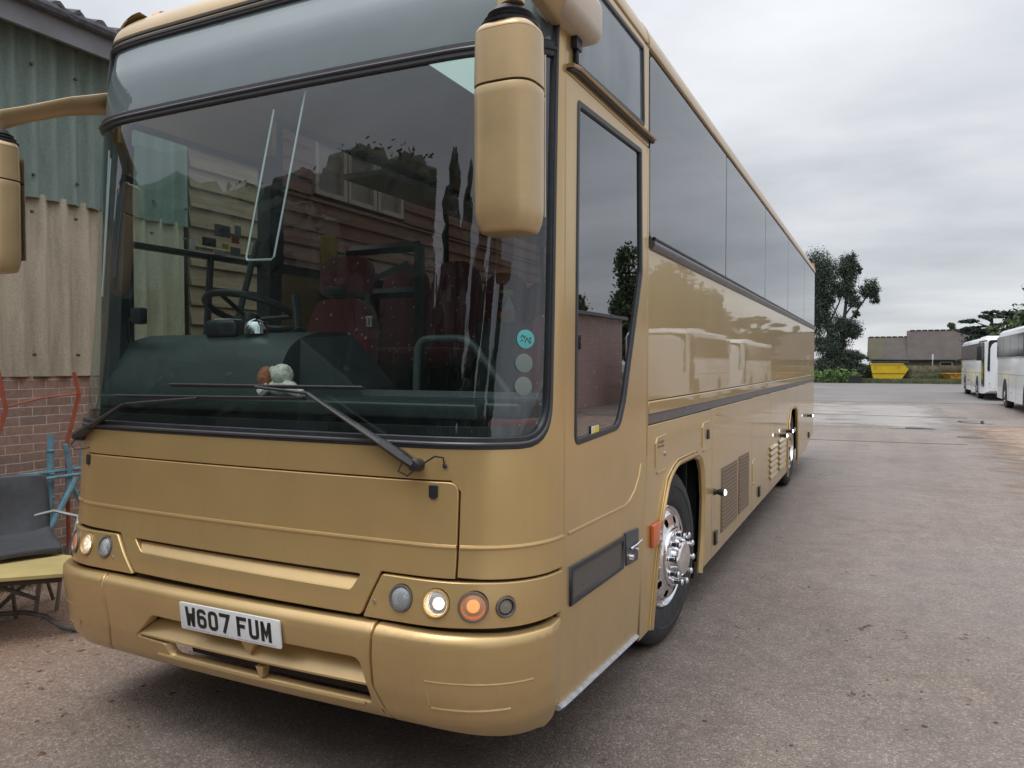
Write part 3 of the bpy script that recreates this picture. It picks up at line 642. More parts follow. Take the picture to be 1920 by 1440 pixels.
# --- headlight panels
LAMP = [(.806, .822, .044, 'dip'), (.942, .817, .047, 'side'), (1.074, .810, .050, 'ind'), (1.190, .802, .034, 'fog')]
def circ(s, z, r, n=28): return [(s+r*math.cos(2*math.pi*i/n), z+r*math.sin(2*math.pi*i/n)) for i in range(n)]
BULBW = mat('warm_side_bulb', (1, .8, .5), .4, emit=3.2, ecol=(1, .74, .42))
BULBO = mat('amber_bulb', (1, .4, .1), .4, emit=1.15, ecol=(1, .42, .14))
AMBER = mat('amber_lens', (.62, .13, .03), .18, 0, .6, .05)
AMBREF = mat('amber_reflector', (.95, .58, .34), .3, .7, bump=.006, bscale=80)
GREYL = mat('grey_lens', (.22, .20, .16), .25, noise=.1)
LENSR = mat('ribbed_reflector', (.85, .86, .88), .28, 1, bump=.006, bscale=90)
for sg in (1, -1):
    LP_ = LAMP if sg > 0 else [(.765, .836, .044, 'dip'), (.905, .834, .047, 'side'), (1.035, .826, .050, 'ind'), (1.150, .812, .034, 'fog')]
    out_ = [(sg*a, b) for a, b in [(.716, .893) if sg > 0 else (.702, .896), (1.10, .888), (1.375, .876), (1.50, .872), (1.50, .722), (1.40, .722), (1.25, .727), (1.06, .735), (.652, .739) if sg > 0 else (.566, .743)]]
    hp = panel('headlight_panel', coach, GOLD, rounded([(*p, .008) for p in out_], .008, 2), [circ(sg*s_, z_, r_+.002) for s_, z_, r_, _ in LP_], .004)
    for s_, z_, r_, kd in LP_:
        M_ = at(sg*s_, z_, .004)
        q = MB(); q.lathe([(r_+.003, -.002), (r_+.002, .004), (r_-.003, .005), (r_-.006, 0), (r_-.006, -.02)], M_, 36)
        ring = q.build('headlight' if kd != 'ind' else 'indicator_lamp', GOLD if kd == 'side' else mat('grey_bezel', (.16, .15, .14), .35, .4), hp)
        if kd == 'fog':
            MB().lathe([(r_-.005, -.012), (r_-.012, -.002), (0.0005, .001)], M_, 32).build('lens', GREYL, ring); continue
        rf = [(r_-.005, -.004), (r_*.8, -.03), (r_*.55, -.045), (r_*.25, -.055), (.0005, -.057)]
        MB().lathe(rf, M_, 36).build('reflector', AMBREF if kd == 'ind' else LENSR, ring)
        if kd == 'dip':
            MB().lathe([(.0005, -.024), (.007, -.026), (.008, -.034), (.006, -.05)], M_, 20).build('bulb_cap', CHROME, ring)
        else:
            MB().lathe([(.0005, -.016), (r_*.35, -.020), (r_*.46, -.032), (.006, -.052)], M_ @ T(0, -.004, 0), 20).build('bulb', BULBW if kd == 'side' else BULBO, ring)
        MB().lathe([(r_-.006, -.001), (r_*.6, .006), (r_*.3, .008), (.0005, .0085)], M_, 36).build('lens', glass('amber_glass', (1, .72, .52), 1.5, film=((.9, .48, .26), .5), bump=.002, bscale=120) if kd == 'ind' else LENS, ring)
for sg in (1, -1): MB().lathe([(.0005, .004), (.006, .003), (.007, 0)], at(sg*.70, .800, .006), 10).build('panel_screw', STEEL, coach)

# --- bumper
def boff(s, z):
    o_ = interp([.28, .33, .40, .50, .62, .695, .715, .74], [-.055, -.02, .022, .040, .046, .046, .032, -.004], z)
    a = abs(s)
    if a > 1.36: o_ = o_*max(0., 1-(a-1.36)/.16)
    return o_
boff_ = boff
lowz = lambda s: interp([0, .5, .9, 1.2, 1.4, 1.5], [.372, .370, .362, .312, .298, .335], abs(s))
def topz(s): return interp([0, .7, 1.06, 1.2, 1.46], [.733, .730, .720, .712, .708], abs(s))
def strip(a, b, f, n=24): return [(a+(b-a)*i/n, f(a+(b-a)*i/n)) for i in range(n+1)]
seamR = [(.722, .405), (.694, .53), (.690, .62), (.700, .70)]
cen = strip(-.712, .712, topz, 20)[::-1]
intake = rounded([(-.525, .488, .02), (-.40, .600, .02), (.652, .600, .03), (.680, .478, .01), (.686, .426, .015), (-.335, .430, .02), (-.35, .480, .01)], .01, 3)
cpoly = [(.712, topz(.712)), (-.712, topz(.712))]+[(-.697, .60), (-.695, .5), (-.725, .42), (-.75, lowz(.75))]+strip(-.70, .70, lowz, 12)+[(.75, lowz(.75)), (.725, .42), (.695, .5), (.697, .60)]
bump = panel('bumper', coach, GOLD, cpoly, [intake], 0, .05, .005, offf=boff)
for sg in (1, -1):
    p_ = [(.722, topz(.72))]+strip(.8, 1.46, topz, 10)+[(1.455, .60), (1.448, .45), (1.435, .335)]+strip(1.40, .80, lowz, 8)+[(.762, lowz(.75)), (.737, .42), (.706, .5), (.708, .60)]
    bc = panel('bumper_corner', coach, GOLD, rounded([(sg*a, b, .01) for a, b in p_], .01, 2), [], .001, .05, .005, offf=boff)
    q = MB(); bead(q, [(sg*a, b) for a, b in [(.912, .556), (1.05, .553), (1.27, .545)]], .005, boff(1, .55)-.001); bead(q, [(sg*a, b) for a, b in [(.926, .462), (.93, .456), (1.05, .452), (1.19, .452)]], .007, boff(1, .45)-.001)
    bead(q, [(sg*.912, .556), (sg*.924, .47)], .004, boff(1, .5)-.001); q.build('tow_cover_outline', GOLD, bc)
    if sg > 0:
        q = MB()
        for z_ in (.60, .42): MB().lathe([(.0005, .006), (.007, .004), (.008, 0)], at(1.446, z_, .004), 12).build('bumper_screw', STEEL, bc)
# intake shelf and void
q = MB(); n = 40; rows = []
for zt, ot in ((.602, .036), (.600, -.03), (.585, -.045), (.535, .01), (.506, .036), (.498, .036), (.490, .02), (.488, -.05)):
    w0 = interp([.48, .60], [-.525, -.40], zt); w1 = interp([.48, .60], [.685, .652], zt)
    rows.append([skin(w0+(w1-w0)*i/n, zt, ot) for i in range(n+1)])
q.grid(rows)
q.build('intake_shelf', GOLD, bump, smooth=25)
q = MB()
M_ = at(.125, .56, 0); q.prism([(-.05, .045), (.06, .045), (.012, -.03), (-.004, -.03)], .036, M_)
M_ = at(.172, .455, -.01); q.prism([(-.02, .028), (.02, .028), (.008, -.02), (-.004, -.02)], .040, M_)
q.build('intake_rib', GOLD, bump, smooth=0, bevel=.003)
q = MB(); q.grid([[skin(-.44+1.14*i/20, z_, -.16) for i in range(21)] for z_ in (.36, .50)]); q.box((-.9, .25, .36), (.9, .27, .9)); q.build('intake_void', GAP, bump, smooth=0)
q = MB(); bead(q, [(-.40, .427), (.2, .424), (.66, .424)], .007, .03); q.build('lower_lip', GOLD, bump)

# --- number plate
np_ = MB(); PM = frame_at(skin(.062, .640, .052), skin_n(.062, .640)[0]); 
np_.prism(rounded([(-.262, -.056), (.262, -.056), (.262, .056), (-.262, .056)], .008, 3), .006, PM)
plate = np_.build('number_plate', mat('plate_white', (.74, .76, .77), .25, noise=.03, nscale=40), coach, bevel=.0012)
ST = .0145
def stroke(mb, pts, M, w=ST, d=.0015, z0=.0062, closed=False):
    P = [Vector(p) for p in pts]; n = len(P); Lf = []; Rt = []
    for i in range(n):
        if closed: a, b = P[i-1], P[(i+1) % n]
        else: a, b = P[max(i-1, 0)], P[min(i+1, n-1)]
        d1 = (P[i]-a).normalized() if (P[i]-a).length > 0 else (b-P[i]).normalized(); d2 = (b-P[i]).normalized() if (b-P[i]).length > 0 else d1
        nn = Vector((-d1.y-d2.y, d1.x+d2.x)); nn.normalize(); kk = min(1.8, 1/max(.4, nn.dot(Vector((-d1.y, d1.x)))))
        Lf.append(P[i]+nn*w/2*kk); Rt.append(P[i]-nn*w/2*kk)
    for i in range(n if closed else n-1):
        k2 = (i+1) % n; mb.prism([tuple(Rt[i]), tuple(Rt[k2]), tuple(Lf[k2]), tuple(Lf[i])], d, M @ T(0, 0, z0))
Wd, Hh = .050, .079; h_ = ST/2
def glyph(c):
    x0, x1, y0, y1 = h_, Wd-h_, h_, Hh-h_; r = .013
    if c == 'W': return [[(h_*.7, Hh), (.0125, 0)], [(.0105, .002), (.0235, Hh*.66)], [(.0265, Hh*.66), (.0395, .002)], [(.0375, 0), (Wd-h_*.7, Hh)]]
    if c == 'M': return [[(h_, 0), (h_, Hh-.001)], [(h_, Hh-.006), (.025, .024), (Wd-h_, Hh-.006)], [(Wd-h_, Hh-.001), (Wd-h_, 0)]]
    if c == 'U': return [[(x0, Hh), (x0, y0+r)]+arc((x0+r, y0+r), r, 180, 270, 4)+arc((x1-r, y0+r), r, 270, 360, 4)+[(x1, Hh)]]
    if c == 'F': return [[(x0, 0), (x0, Hh)], [(0, y1), (Wd, y1)], [(x0, Hh*.53), (Wd*.82, Hh*.53)]]
    if c == '7': return [[(0, y1), (x1+h_*.6, y1), (x1-.001, y1-.014), (Wd*.40, 0)]]
    if c == '0': return [arc((x1-r, y1-r), r, 0, 90, 4)+arc((x0+r, y1-r), r, 90, 180, 4)+arc((x0+r, y0+r), r, 180, 270, 4)+arc((x1-r, y0+r), r, 270, 360, 4)+[(x1, y1-r)]]
    if c == '6':
        ym = Hh*.56
        return [[(x1, y1-.012)]+arc((x1-r, y1-r), r, 10, 90, 3)+arc((x0+r, y1-r), r, 90, 180, 4)+arc((x0+r, y0+r), r, 180, 270, 4)+arc((x1-r, y0+r), r, 270, 360, 4)+arc((x1-r, ym-r), r, 0, 90, 4)+[(x0+.004, ym)]]
q = MB(); x_ = -.262+.034
for c in 'W607 FUM':
    if c == ' ': x_ += .0285; continue
    for st_ in glyph(c): stroke(q, st_, PM @ T(x_, -.0375, 0))
    x_ += Wd+.0112
q.build('plate_lettering', mat('plate_black', (.012, .012, .014), .35), plate, smooth=0)
q = MB()
for a, b in ((-.235, -.10), (.04, .235)): stroke(q, [(a, -.0495), (b, -.0495)], PM, .0012, .0003, .0061)
for k_ in range(16):
    if k_ in (3, 12): continue
    stroke(q, [(-.085+k_*.0072, -.0518), (-.085+k_*.0072+.0015, -.0472)], PM, .0022, .0003, .0061)
q.build('plate_small_print', mat('plate_grey_print', (.12, .12, .13), .4), plate, smooth=0)

# --- windscreen, divider, upper glass, rubber
GL = rounded([(-1.365, 1.388, .14), (1.365, 1.388, .14), (1.380, 2.782, 0), (-1.380, 2.806, 0)], .1, 7)
ws = panel('windscreen', coach, WS, GL, [], -.012, .004, .001)
UP = rounded([(-1.380, 2.83, 0), (1.380, 2.81, 0), (1.392, 3.228, .08), (-1.392, 3.228, .08)], .0, 6)
ug = panel('upper_windscreen', coach, TOPG, UP, [], -.012, .004, .001)
q = MB(); q.grid([[skin(-1.38+2.76*i/60, z_, -.05) for i in range(61)] for z_ in (2.80, 3.0, 3.245)]); q.build('destination_blind', mat('blind_grey_green', (.25, .31, .32), .7, noise=.06, nscale=2), ug)
seal_in = rounded([(-1.363, 1.39, .14), (1.363, 1.39, .14), (1.378, 2.8, 0), (1.390, 3.226, .08), (-1.390, 3.226, .08), (-1.378, 2.8, 0)], .1, 7)
seal_out = rounded([(-1.402, 1.347, .17), (1.402, 1.347, .17), (1.417, 2.8, 0), (1.427, 3.259, .10), (-1.427, 3.259, .10), (-1.417, 2.8, 0)], .1, 7)
panel('windscreen_rubber', coach, RUB, seal_out, [seal_in], .004, .03, .004)
q = MB(); bead(q, rounded([(-1.381, 1.366, .16), (1.381, 1.366, .16), (1.396, 2.8, 0), (1.408, 3.243, .10), (-1.408, 3.243, .10), (-1.396, 2.8, 0)], .1, 7), .007, .005, closed=True, step=.03)
bead(q, [(-1.38, 2.815), (1.38, 2.795)], .008, .003, sx=1.1); q.build('rubber_bead', mat('grey_bead', (.06, .06, .066), .3), coach)
panel('screen_divider', coach, RUB, [(-1.381, 2.790), (1.381, 2.766), (1.381, 2.826), (-1.381, 2.846)], [], .002, .02, .006)
bandm = mat('black_frit', (.012, .013, .015), .3)
panel('lower_frit', coach, bandm, [(-1.33, 1.392), (1.33, 1.392), (1.345, 1.425), (-1.345, 1.425)], [], -.019, .003, .001)
# circular stickers
for s_, z_, c_ in ((1.238, 1.736, (.10, .42, .42)), (1.234, 1.650, (.16, .20, .18)), (1.235, 1.568, (.16, .20, .18))):
    M_ = at(s_, z_, -.010); q = MB(); q.lathe([(.034, 0), (.034, .0012), (.031, .0016), (.0005, .0016)], M_, 28)
    o_ = q.build('sticker', mat('sticker_%d' % int(c_[0]*100), c_, .5), ws)
    if c_[0] < .12:
        q = MB()
        for a in ([(-.02, .005), (-.012, .014), (-.006, .004), (.0, .012)], [(-.004, -.012), (.004, .004), (.012, -.01)], [(.012, .0), (.02, .006), (.014, -.014), (.022, -.012)], [(-.02, -.006), (-.01, -.004)]): stroke(q, a, M_, .003, .0004, .0017)
        q.build('sticker_scrawl', PLAS, ws, smooth=0)

# --- wipers
def wiper(pv, elbow, b0, b1):
    q = MB(); o0 = .055
    p0 = skin(*pv, .03); p1 = skin(*elbow, .05); 
    q.lathe([(.024, -.03), (.024, .01), (.016, .02), (.0005, .021)], at(*pv, .03), 16)
    d = (p1-p0); k = p0+d*.30
    q.tube([p0, p0+d*.12, k], [.026, .028, .023], 8, sx=1, sy=.7); q.tube([k-d*.01, p0+d*.5, p0+d*.75, p1], [.021, .018, .014, .011], 8, sy=.6)
    mid = skin((b0[0]+b1[0])/2, (b0[1]+b1[1])/2, .03)
    q.tube([p1, skin(*elbow, .045), mid], .006, 6)
    w_ = q.build('wiper', PLAS, coach)
    q = MB(); n = 24; P = [(b0[0]+(b1[0]-b0[0])*i/n, b0[1]+(b1[1]-b0[1])*i/n) for i in range(n+1)]
    q.tube([skin(s, z, .006) for s, z in P], .006, 6, sy=1.2); q.tube([skin(s, z+.006, .018) for s, z in P], .005, 6)
    q.build('blade', RUB, w_)
wiper((.845, 1.292), (.372, 1.535), (-.42, 1.555), (.592, 1.556))
wiper((-1.055, 1.312), (-.66, 1.472), (-.78, 1.500), (.323, 1.512))
q = MB(); c0 = skin(.80, 1.285, .03)
cp = [(.80, 1.30, .04), (.79, 1.27, .05), (.83, 1.255, .05), (.87, 1.29, .05), (.92, 1.325, .035), (.945, 1.32, .02), (.948, 1.29, .006)]
q.tube([skin(a, b, c) for a, b, c in cp], .0035, 6); q.lathe([(.007, 0), (.009, .006), (.0005, .012)], at(.948, 1.289, 0), 12); q.build('washer_hose', PLAS, coach); q = MB()
cp = [(-1.03, 1.30, .04), (-1.07, 1.27, .05), (-1.04, 1.25, .04), (-.99, 1.255, .02), (-.97, 1.262, .0)]
q.tube([skin(a, b, c) for a, b, c in cp], .003, 6); q.build('washer_hose', PLAS, coach)

# --- door
d0, d1 = S-.006, S+1.09
def Sx(x): return x-1.507+S     # measured values used corner length 1.507
dwin = rounded([(Sx(1.627), 2.668, .02), (Sx(2.49), 2.695, .02), (Sx(2.51), 2.09, .02), (Sx(2.245), 1.472, .03), (Sx(2.16), 1.352, .06), (Sx(1.60), 1.330, .05)], .03, 5)
dpoly = [(d0, 2.735), (d0, 1.0), (d0-.03, .72), (d0-.055, .352), (Sx(2.456), .296), (Sx(2.515), .59), (Sx(2.608), 1.19), (Sx(2.596), 2.735)]
door = panel('door', coach, GOLD, dpoly, [dwin], .002)
def shrink(p, e):
    l = p if loop_area(p) > 0 else p[::-1]; return inset(l, e)[0]
panel('door_window_seal', coach, RUB, shrink(dwin, -.004), [shrink(dwin, .022)], .006, .02, .004)
dg = panel('door_window', door, DOORG, shrink(dwin, .018), [], -.006, .004, .001)
q = MB(); bead(q, [(Sx(2.506), 1.150), (Sx(2.47), 1.09), (Sx(2.408), 1.035), (Sx(2.32), .996), (Sx(2.248), .984), (Sx(1.9), .992), (Sx(1.533), .999)], .009, -.002, step=.03); q.build('crease', GOLD, door)
gp = [(Sx(1.545), .867), (Sx(2.217), .850), (Sx(2.203), .700), (Sx(1.546), .716)]
panel('step_grille', door, mat('bronze_mesh', (.10, .085, .075), .55, noise=.3, nscale=90), shrink(gp, .018), [], .006, .012, .002)
panel('grille_frame', door, RUB, gp, [shrink(gp, .02)], .014, .016, .004)
hp_ = [(Sx(2.233), .862), (Sx(2.447), .846), (Sx(2.432), .688), (Sx(2.252), .700)]
hd = panel('door_handle', door, mat('slate_handle_plate', (.045, .055, .07), .3, .3), rounded([(*p, .01) for p in hp_], .01, 3), [], .012, .02, .004)
q = MB(); q.tube([skin(Sx(2.29), .775, .018), skin(Sx(2.35), .780, .028), skin(Sx(2.45), .786, .028)], .006, 8); q.lathe([(.0005, .02), (.013, .018), (.016, 0)], at(Sx(2.30), .735, .012), 14)
q.box((Sx(2.27)-S+.42, 0, 0), (Sx(2.27)-S+.42, 0, 0)) if 0 else None
q.lathe([(.0005, .014), (.009, .012), (.010, 0)], at(Sx(2.40), .748, .012), 12); q.build('handle_lever', CHROME, hd)
FADE = mat('faded_brown_print', (.17, .115, .06), .6)
def bars(parent, s, z, rows_, w_, h2, name='faded_lettering'):
    # faint worn lettering: small strokes
    q = MB(); r = random.Random(int(s*100))
    for k2 in range(rows_):
        x = 0
        while x < w_:
            M_ = at(s+x, z-k2*h2*1.9, .001); cw = h2*.55
            kind = r.randrange(4)
            if kind in (0, 1): stroke(q, [(0, -h2/2), (0, h2/2), (cw, h2/2)], M_, h2*.2, .0006, 0)
            if kind in (1, 2): stroke(q, [(0, 0), (cw, 0)], M_, h2*.2, .0006, 0)
            if kind == 3: stroke(q, [(0, -h2/2), (cw/2, h2/2), (cw, -h2/2)], M_, h2*.2, .0006, 0)
            x += h2*.9
    q.build(name, FADE, parent, smooth=0)
bars(door, Sx(2.27), .925, 2, .16, .018)
q = MB(); ys = [(Sx(1.43), .366), (Sx(1.9), .340), (Sx(2.43), .312)]
bead(q, ys, .013, .004, sx=1.3, sy=.8); q.build('sill_trim', mat('pale_aluminium', (.5, .52, .56), .4, .6, noise=.25, nscale=30), door)
q = MB(); M_ = at(Sx(1.84), 1.372, -.001); q.prism([(-.045, -.018), (.045, -.018), (.045, .018), (-.045, .018)], .002, M_)
q.m = 1; q.prism([(-.005, -.016), (.043, -.016), (.043, .016), (-.005, .016)], .002, M_ @ T(0, 0, .001)); q.prism([(-.038, -.012), (-.012, -.012), (-.025, .012)], .002, M_ @ T(0, 0, .001))
q.build('warning_sticker', [mat('sticker_white', (.7, .7, .68), .5), mat('sticker_yellow', (.75, .55, .03), .5)], door, smooth=0)
# pillar and upper side panel over the door with quarter light
qw = rounded([(Sx(1.578), 2.795), (Sx(2.545), 2.822), (Sx(2.525), 3.205), (Sx(1.60), 3.195)], .02, 4)
panel('upper_side_panel', coach, GOLD, [(S-.006, 2.742), (Sx(2.625), 2.742), (Sx(2.625), 3.235), (S-.006, 3.235)], [qw], .0)
panel('quarter_window_seal', coach, RUB, shrink(qw, -.004), [shrink(qw, .018)], .004, .02, .004)
panel('quarter_window', coach, glass('quarter_glass', (.35, .42, .42), 1.9, film=((.35, .42, .43), .35)), shrink(qw, .015), [], -.006, .004, .001)
panel('door_post', coach, GOLD, [(Sx(2.603), 2.735), (Sx(2.614), 1.18), (Sx(2.632), 1.18), (Sx(2.628), 2.735)], [], .003)
q = MB(); g_ = [(Sx(1.515), 2.760), (Sx(1.60), 2.772), (Sx(2.66), 2.784)]
bead(q, g_, .013, .014, sx=1.5, sy=.7); o_ = q.build('rain_gutter', GOLDM, coach)
q = MB(); bead(q, [(a, b-.013) for a, b in g_], .009, .010, sx=1.5, sy=.7); q.build('gutter_seal', RUB, coach)

# --- near side lower panels
arch = [(Sx(2.700), .20), (Sx(2.78), .45), (Sx(2.855), .65), (Sx(2.945), .84), (Sx(3.06), .965), (Sx(3.15), 1.015), (Sx(3.263), 1.040), (Sx(3.75), 1.040), (Sx(3.86), 1.010), (Sx(3.93), .93), (Sx(3.975), .75), (Sx(3.95), .5), (Sx(3.86), .20)]
sk = .262; RE = Y2S(12.1)
fp = [(Sx(2.50), sk), (Sx(2.535), .59), (Sx(2.632), 1.17), (Sx(2.634), 1.326), (Sx(4.275), 1.326), (Sx(4.275), sk)]
iz = interp([.20, .45], [Sx(2.700), Sx(2.78)], sk); i2 = interp([.20, .5], [Sx(3.86), Sx(3.95)], sk)
poly = [(Sx(2.50), sk), (iz, sk)]+arch[1:-1]+[(i2, sk), (Sx(4.275), sk), (Sx(4.275), 1.326), (Sx(2.634), 1.326), (Sx(2.632), 1.17), (Sx(2.535), .59)]
wp = panel('wheel_arch_panel', coach, GLOSS, poly, [], .0)
q = MB(); al = [(a-.03 if i < 5 else a, b+(.02 if 3 < i < 10 else 0)) for i, (a, b) in enumerate([(iz, sk)]+arch[1:-1]+[(i2, sk)])]
q.tube([skin(a, b, .004) for a, b in rounded([(*p, 0 if i in (0, 12) else .05) for i, p in enumerate(al)], .05, 4)], .024, 8, sx=.5, sy=1.0); q.build('arch_trim', GOLD, wp)
q = MB(); bead(q, [(a-.045 if i < 5 else a+(.03 if i > 8 else 0), b+(.045 if 3 < i < 10 else 0)) for i, (a, b) in enumerate([(iz, sk)]+arch[1:-1]+[(i2, sk)])], .006, .002); q.build('arch_crease', GOLD, wp)
def boxlid(parent, s0, s1, z0, z1, key=True):
    q = MB(); bead(q, [(s1-.02, z1), (s0+.03, z1-.004), (s0, z1-.03), (s0, z0+.03)], .006, .001, step=.05); bead(q, [(s0+.01, z0+.01), (s0+.03, z0), (s1-.02, z0)], .006, .001)
    q.build('access_flap_edge', GOLD, parent)
    if key:
        MB().lathe([(.013, 0), (.013, .006), (.0005, .008)], at(s1-.03, (z0+z1)/2-.01, 0), 12).build('flap_lock', STEEL, parent)
boxlid(wp, Sx(2.78), Sx(3.01), 1.065, 1.255); bars(wp, Sx(2.83), 1.222, 2, .13, .012)
boxlid(wp, Sx(3.94), Sx(4.19), 1.060, 1.250, False)
MB().prism([(-.03, -.025), (.03, -.025), (.008, .04), (-.012, .04)], .012, at(Sx(4.12), 1.155, 0)).build('flap_catch', PLAS, wp, bevel=.002)
q = MB(); M_ = at(Sx(2.775), .748, 0); q.m = 0; q.rbox((-.093, -.06, 0), (.093, .06, .022), .008, 2, M_); q.build('side_marker', AMBER, coach)
lockers = [(4.285, 6.108), (6.120, 7.385), (7.397, 9.02)]
for a, b in lockers:
    panel('luggage_locker', coach, GLOSS, [(Sx(a), sk), (Sx(b), sk), (Sx(b), 1.326), (Sx(a), 1.326)], [], 0)
ra = [(Sx(9.05), .20), (Sx(9.10), .55), (Sx(9.20), .85), (Sx(9.34), 1.0), (Sx(9.5), 1.045), (Sx(10.05), 1.045), (Sx(10.22), .98), (Sx(10.32), .8), (Sx(10.38), .5), (Sx(10.40), .20)]
poly = [(Sx(9.03), sk), (Sx(9.06), sk)]+ra[1:-1]+[(Sx(10.39), sk), (Sx(10.46), sk), (Sx(10.46), 1.326), (Sx(9.03), 1.326)]
rp = panel('rear_arch_panel', coach, GLOSS, poly, [], 0)
q = MB(); q.tube([skin(a, b, .004) for a, b in ra], .018, 8, sx=.6); q.build('arch_trim', GOLD, rp)
panel('engine_flap', coach, GLOSS, [(Sx(10.47), sk), (Sx(11.65), sk+.02), (Sx(11.65), 1.326), (Sx(10.47), 1.326)], [], 0)
panel('rear_corner_panel', coach, GLOSS, [(Sx(11.66), sk+.03), (RE-.12, .42), (RE, .6), (RE, 1.326), (Sx(11.66), 1.326)], [], 0)
MESHM = mat('bronze_vent_mesh', (.20, .145, .095), .6, .2, noise=.2, nscale=200)
for a, b in ((4.62, 5.30), (5.30+.09, 5.92)):
    v_ = panel('vent_grille', coach, MESHM, [(Sx(a), .375), (Sx(b), .362), (Sx(b), .852), (Sx(a), .862)], [], .006, .01, .003)
    q = MB()
    for k2 in range(16): bead(q, [(Sx(a)+.02, .39+k2*.030), (Sx(b)-.02, .38+k2*.030)], .005, .007, 5)
    q.build('mesh_bar', MESHM, v_)
for a in (7.35, 8.15):
    q = MB()
    for k2 in range(6): 
        z_ = .40+k2*.062
        q.prism([(0, 0), (.034, 0), (0, .045)], .52, Matrix(((0, 0, 0, skin(0, 0)[0]), (0, 0, 1, 0), (0, 1, 0, 0), (0, 0, 0, 1))) ) if 0 else None
        P0 = [skin(Sx(a), z_, .001), skin(Sx(a), z_+.045, .001), skin(Sx(a), z_+.012, .028)]; P1 = [skin(Sx(a)+.56, z_, .001), skin(Sx(a)+.56, z_+.045, .001), skin(Sx(a)+.56, z_+.012, .028)]
        q.add(P0+P1, [(0, 1, 2), (3, 5, 4), (0, 3, 4, 1), (1, 4, 5, 2), (2, 5, 3, 0)])
    q.build('vent_louvre', GOLD, coach, smooth=0, bevel=.003)
    q = MB()
    for k2 in range(6): q.prism([(0, -.011), (.50, -.011), (.50, .0), (0, .0)], .004, at(Sx(a)+.03, .398+k2*.062, 0) @ T(0, 0, 0))
    q.build('louvre_slot', GAP, coach, smooth=0)
for s_, z_ in ((4.40, .39), (6.57, .393), (12.2, .468)):
    q = MB(); q.rbox((-.045, -.05, 0), (.045, .05, .016), .006, 2, at(Sx(s_), z_, 0)); l_ = q.build('locker_latch', PLAS, coach)
    MB().box((-.02, -.03, .016), (.02, .02, .022), at(Sx(s_), z_, 0)).build('latch_plate', STEEL, l_)
boxlid(coach, Sx(6.15), Sx(6.33), .52, .745, False)
WLAMP = mat('white_marker_lens', (.9, .9, .92), .15, emit=2.2, ecol=(1, 1, 1))
for s_, z_ in ((4.36, .728), (8.30, .795), (8.95, .795), (12.0, .80)):
    q = MB(); M_ = at(Sx(s_), z_, 0); q.lathe([(.026, 0), (.022, .012), (.016, .02), (.020, .03), (.027, .05), (.027, .072), (.022, .075)], M_ , 16); o_ = q.build('outline_lamp', PLAS, coach)
    MB().lathe([(.024, .066), (.022, .080), (.012, .088), (.0005, .090)], M_, 16).build('lamp_lens', WLAMP, o_)
# waist stripe, moulding, belt panel, rails
q = MB(); 
panel('black_stripe', coach, GREYRUB, [(Sx(2.637), 1.332), (RE, 1.332), (RE, 1.384), (Sx(2.637), 1.384)], [], -.002, .02, .004)
panel('waist_moulding', coach, GLOSS, [(Sx(2.637), 1.386), (RE, 1.386), (RE, 1.452), (Sx(2.637), 1.452)], [], .006, .028, .008)
belt = panel('belt_panel', coach, GLOSS, [(Sx(2.637), 1.458), (RE, 1.458), (RE, 2.238), (Sx(2.637), 2.238)], [], 0)
q = MB(); bead(q, [(Sx(2.66), 2.262), (RE, 2.262)], .026, .006, 12, sx=.75, sy=1.2); q.build('window_rail', GREYRUB, coach)
q = MB(); bead(q, [(Sx(2.66), 2.285), (RE, 2.285)], .010, .02, 8); q.build('rail_lip', RUB, coach)
ydv = [2.66, Sx(4.74)-S+1.507, 6.90, 8.98, 11.19, 0]
dv_ = [Sx(2.648), Sx(4.76), Sx(6.91), Sx(8.98), Sx(11.19), RE-.01]
panel('window_carrier', coach, RUB, [(Sx(2.632), 2.24), (RE, 2.24), (RE, 3.24), (Sx(2.632), 3.24)], [[(a+.04, 2.32), (b-.04, 2.32), (b-.04, 3.19), (a+.04, 3.19)] for a, b in zip(dv_, dv_[1:])], -.012, .02, .003)
for a, b in zip(dv_, dv_[1:]):
    panel('side_window', coach, SIDEG, rounded([(a+.016, 2.295), (b-.016, 2.295), (b-.016, 3.215), (a+.016, 3.215)], .03, 4), [], -.002, .006, .002)
panel('roof_cove', coach, GOLDM, [(S-.0, 3.245), (Sx(2.60), 3.245), (Sx(2.60), 3.25+.30), (S-.0, 3.25+.30)], [], .004, .02, .004)
panel('roof_cove', coach, GOLDM, [(Sx(2.606), 3.238), (RE, 3.238), (RE, 3.25+.30), (Sx(2.606), 3.25+.30)], [], .008, .02, .004)
panel('roof_cove', coach, GOLDM, [(-RE, 3.24), (-S-.004, 3.24), (-S-.004, 3.30), (-S-.22, 3.34), (-S-.24, 3.55), (-RE, 3.55)], [], .004, .02, .004)
panel('front_dome', coach, GOLDM, [(-S+.002, 3.281), (S-.002, 3.281), (S-.002, 3.54), (-S+.002, 3.54)], [], .004, .02, .004)
panel('dome_seal', coach, RUB, [(-S, 3.264), (S, 3.264), (S, 3.281), (-S, 3.281)], [], .006, .02, .005)
# roof skin
q = MB(); rows = []
for y_ in [.62]+[1.0+i*.8 for i in range(14)]+[12.1]:
    rows.append([(x*1.06, y_+(0 if y_ > .7 else .0), 3.415+.035*(1-x*x)) for x in [-1+i/8 for i in range(17)]])
q.grid(rows)
fr = [skin(-S+2*S*i/40, 3.55, .0) for i in range(41)]; mid = [(0+1.05*(-1+i/20), 0.75, 3.424+.03*(1-(-1+i/20)**2)) for i in range(41)]
q.grid([fr, mid]); q.build('roof', CREAM, coach)
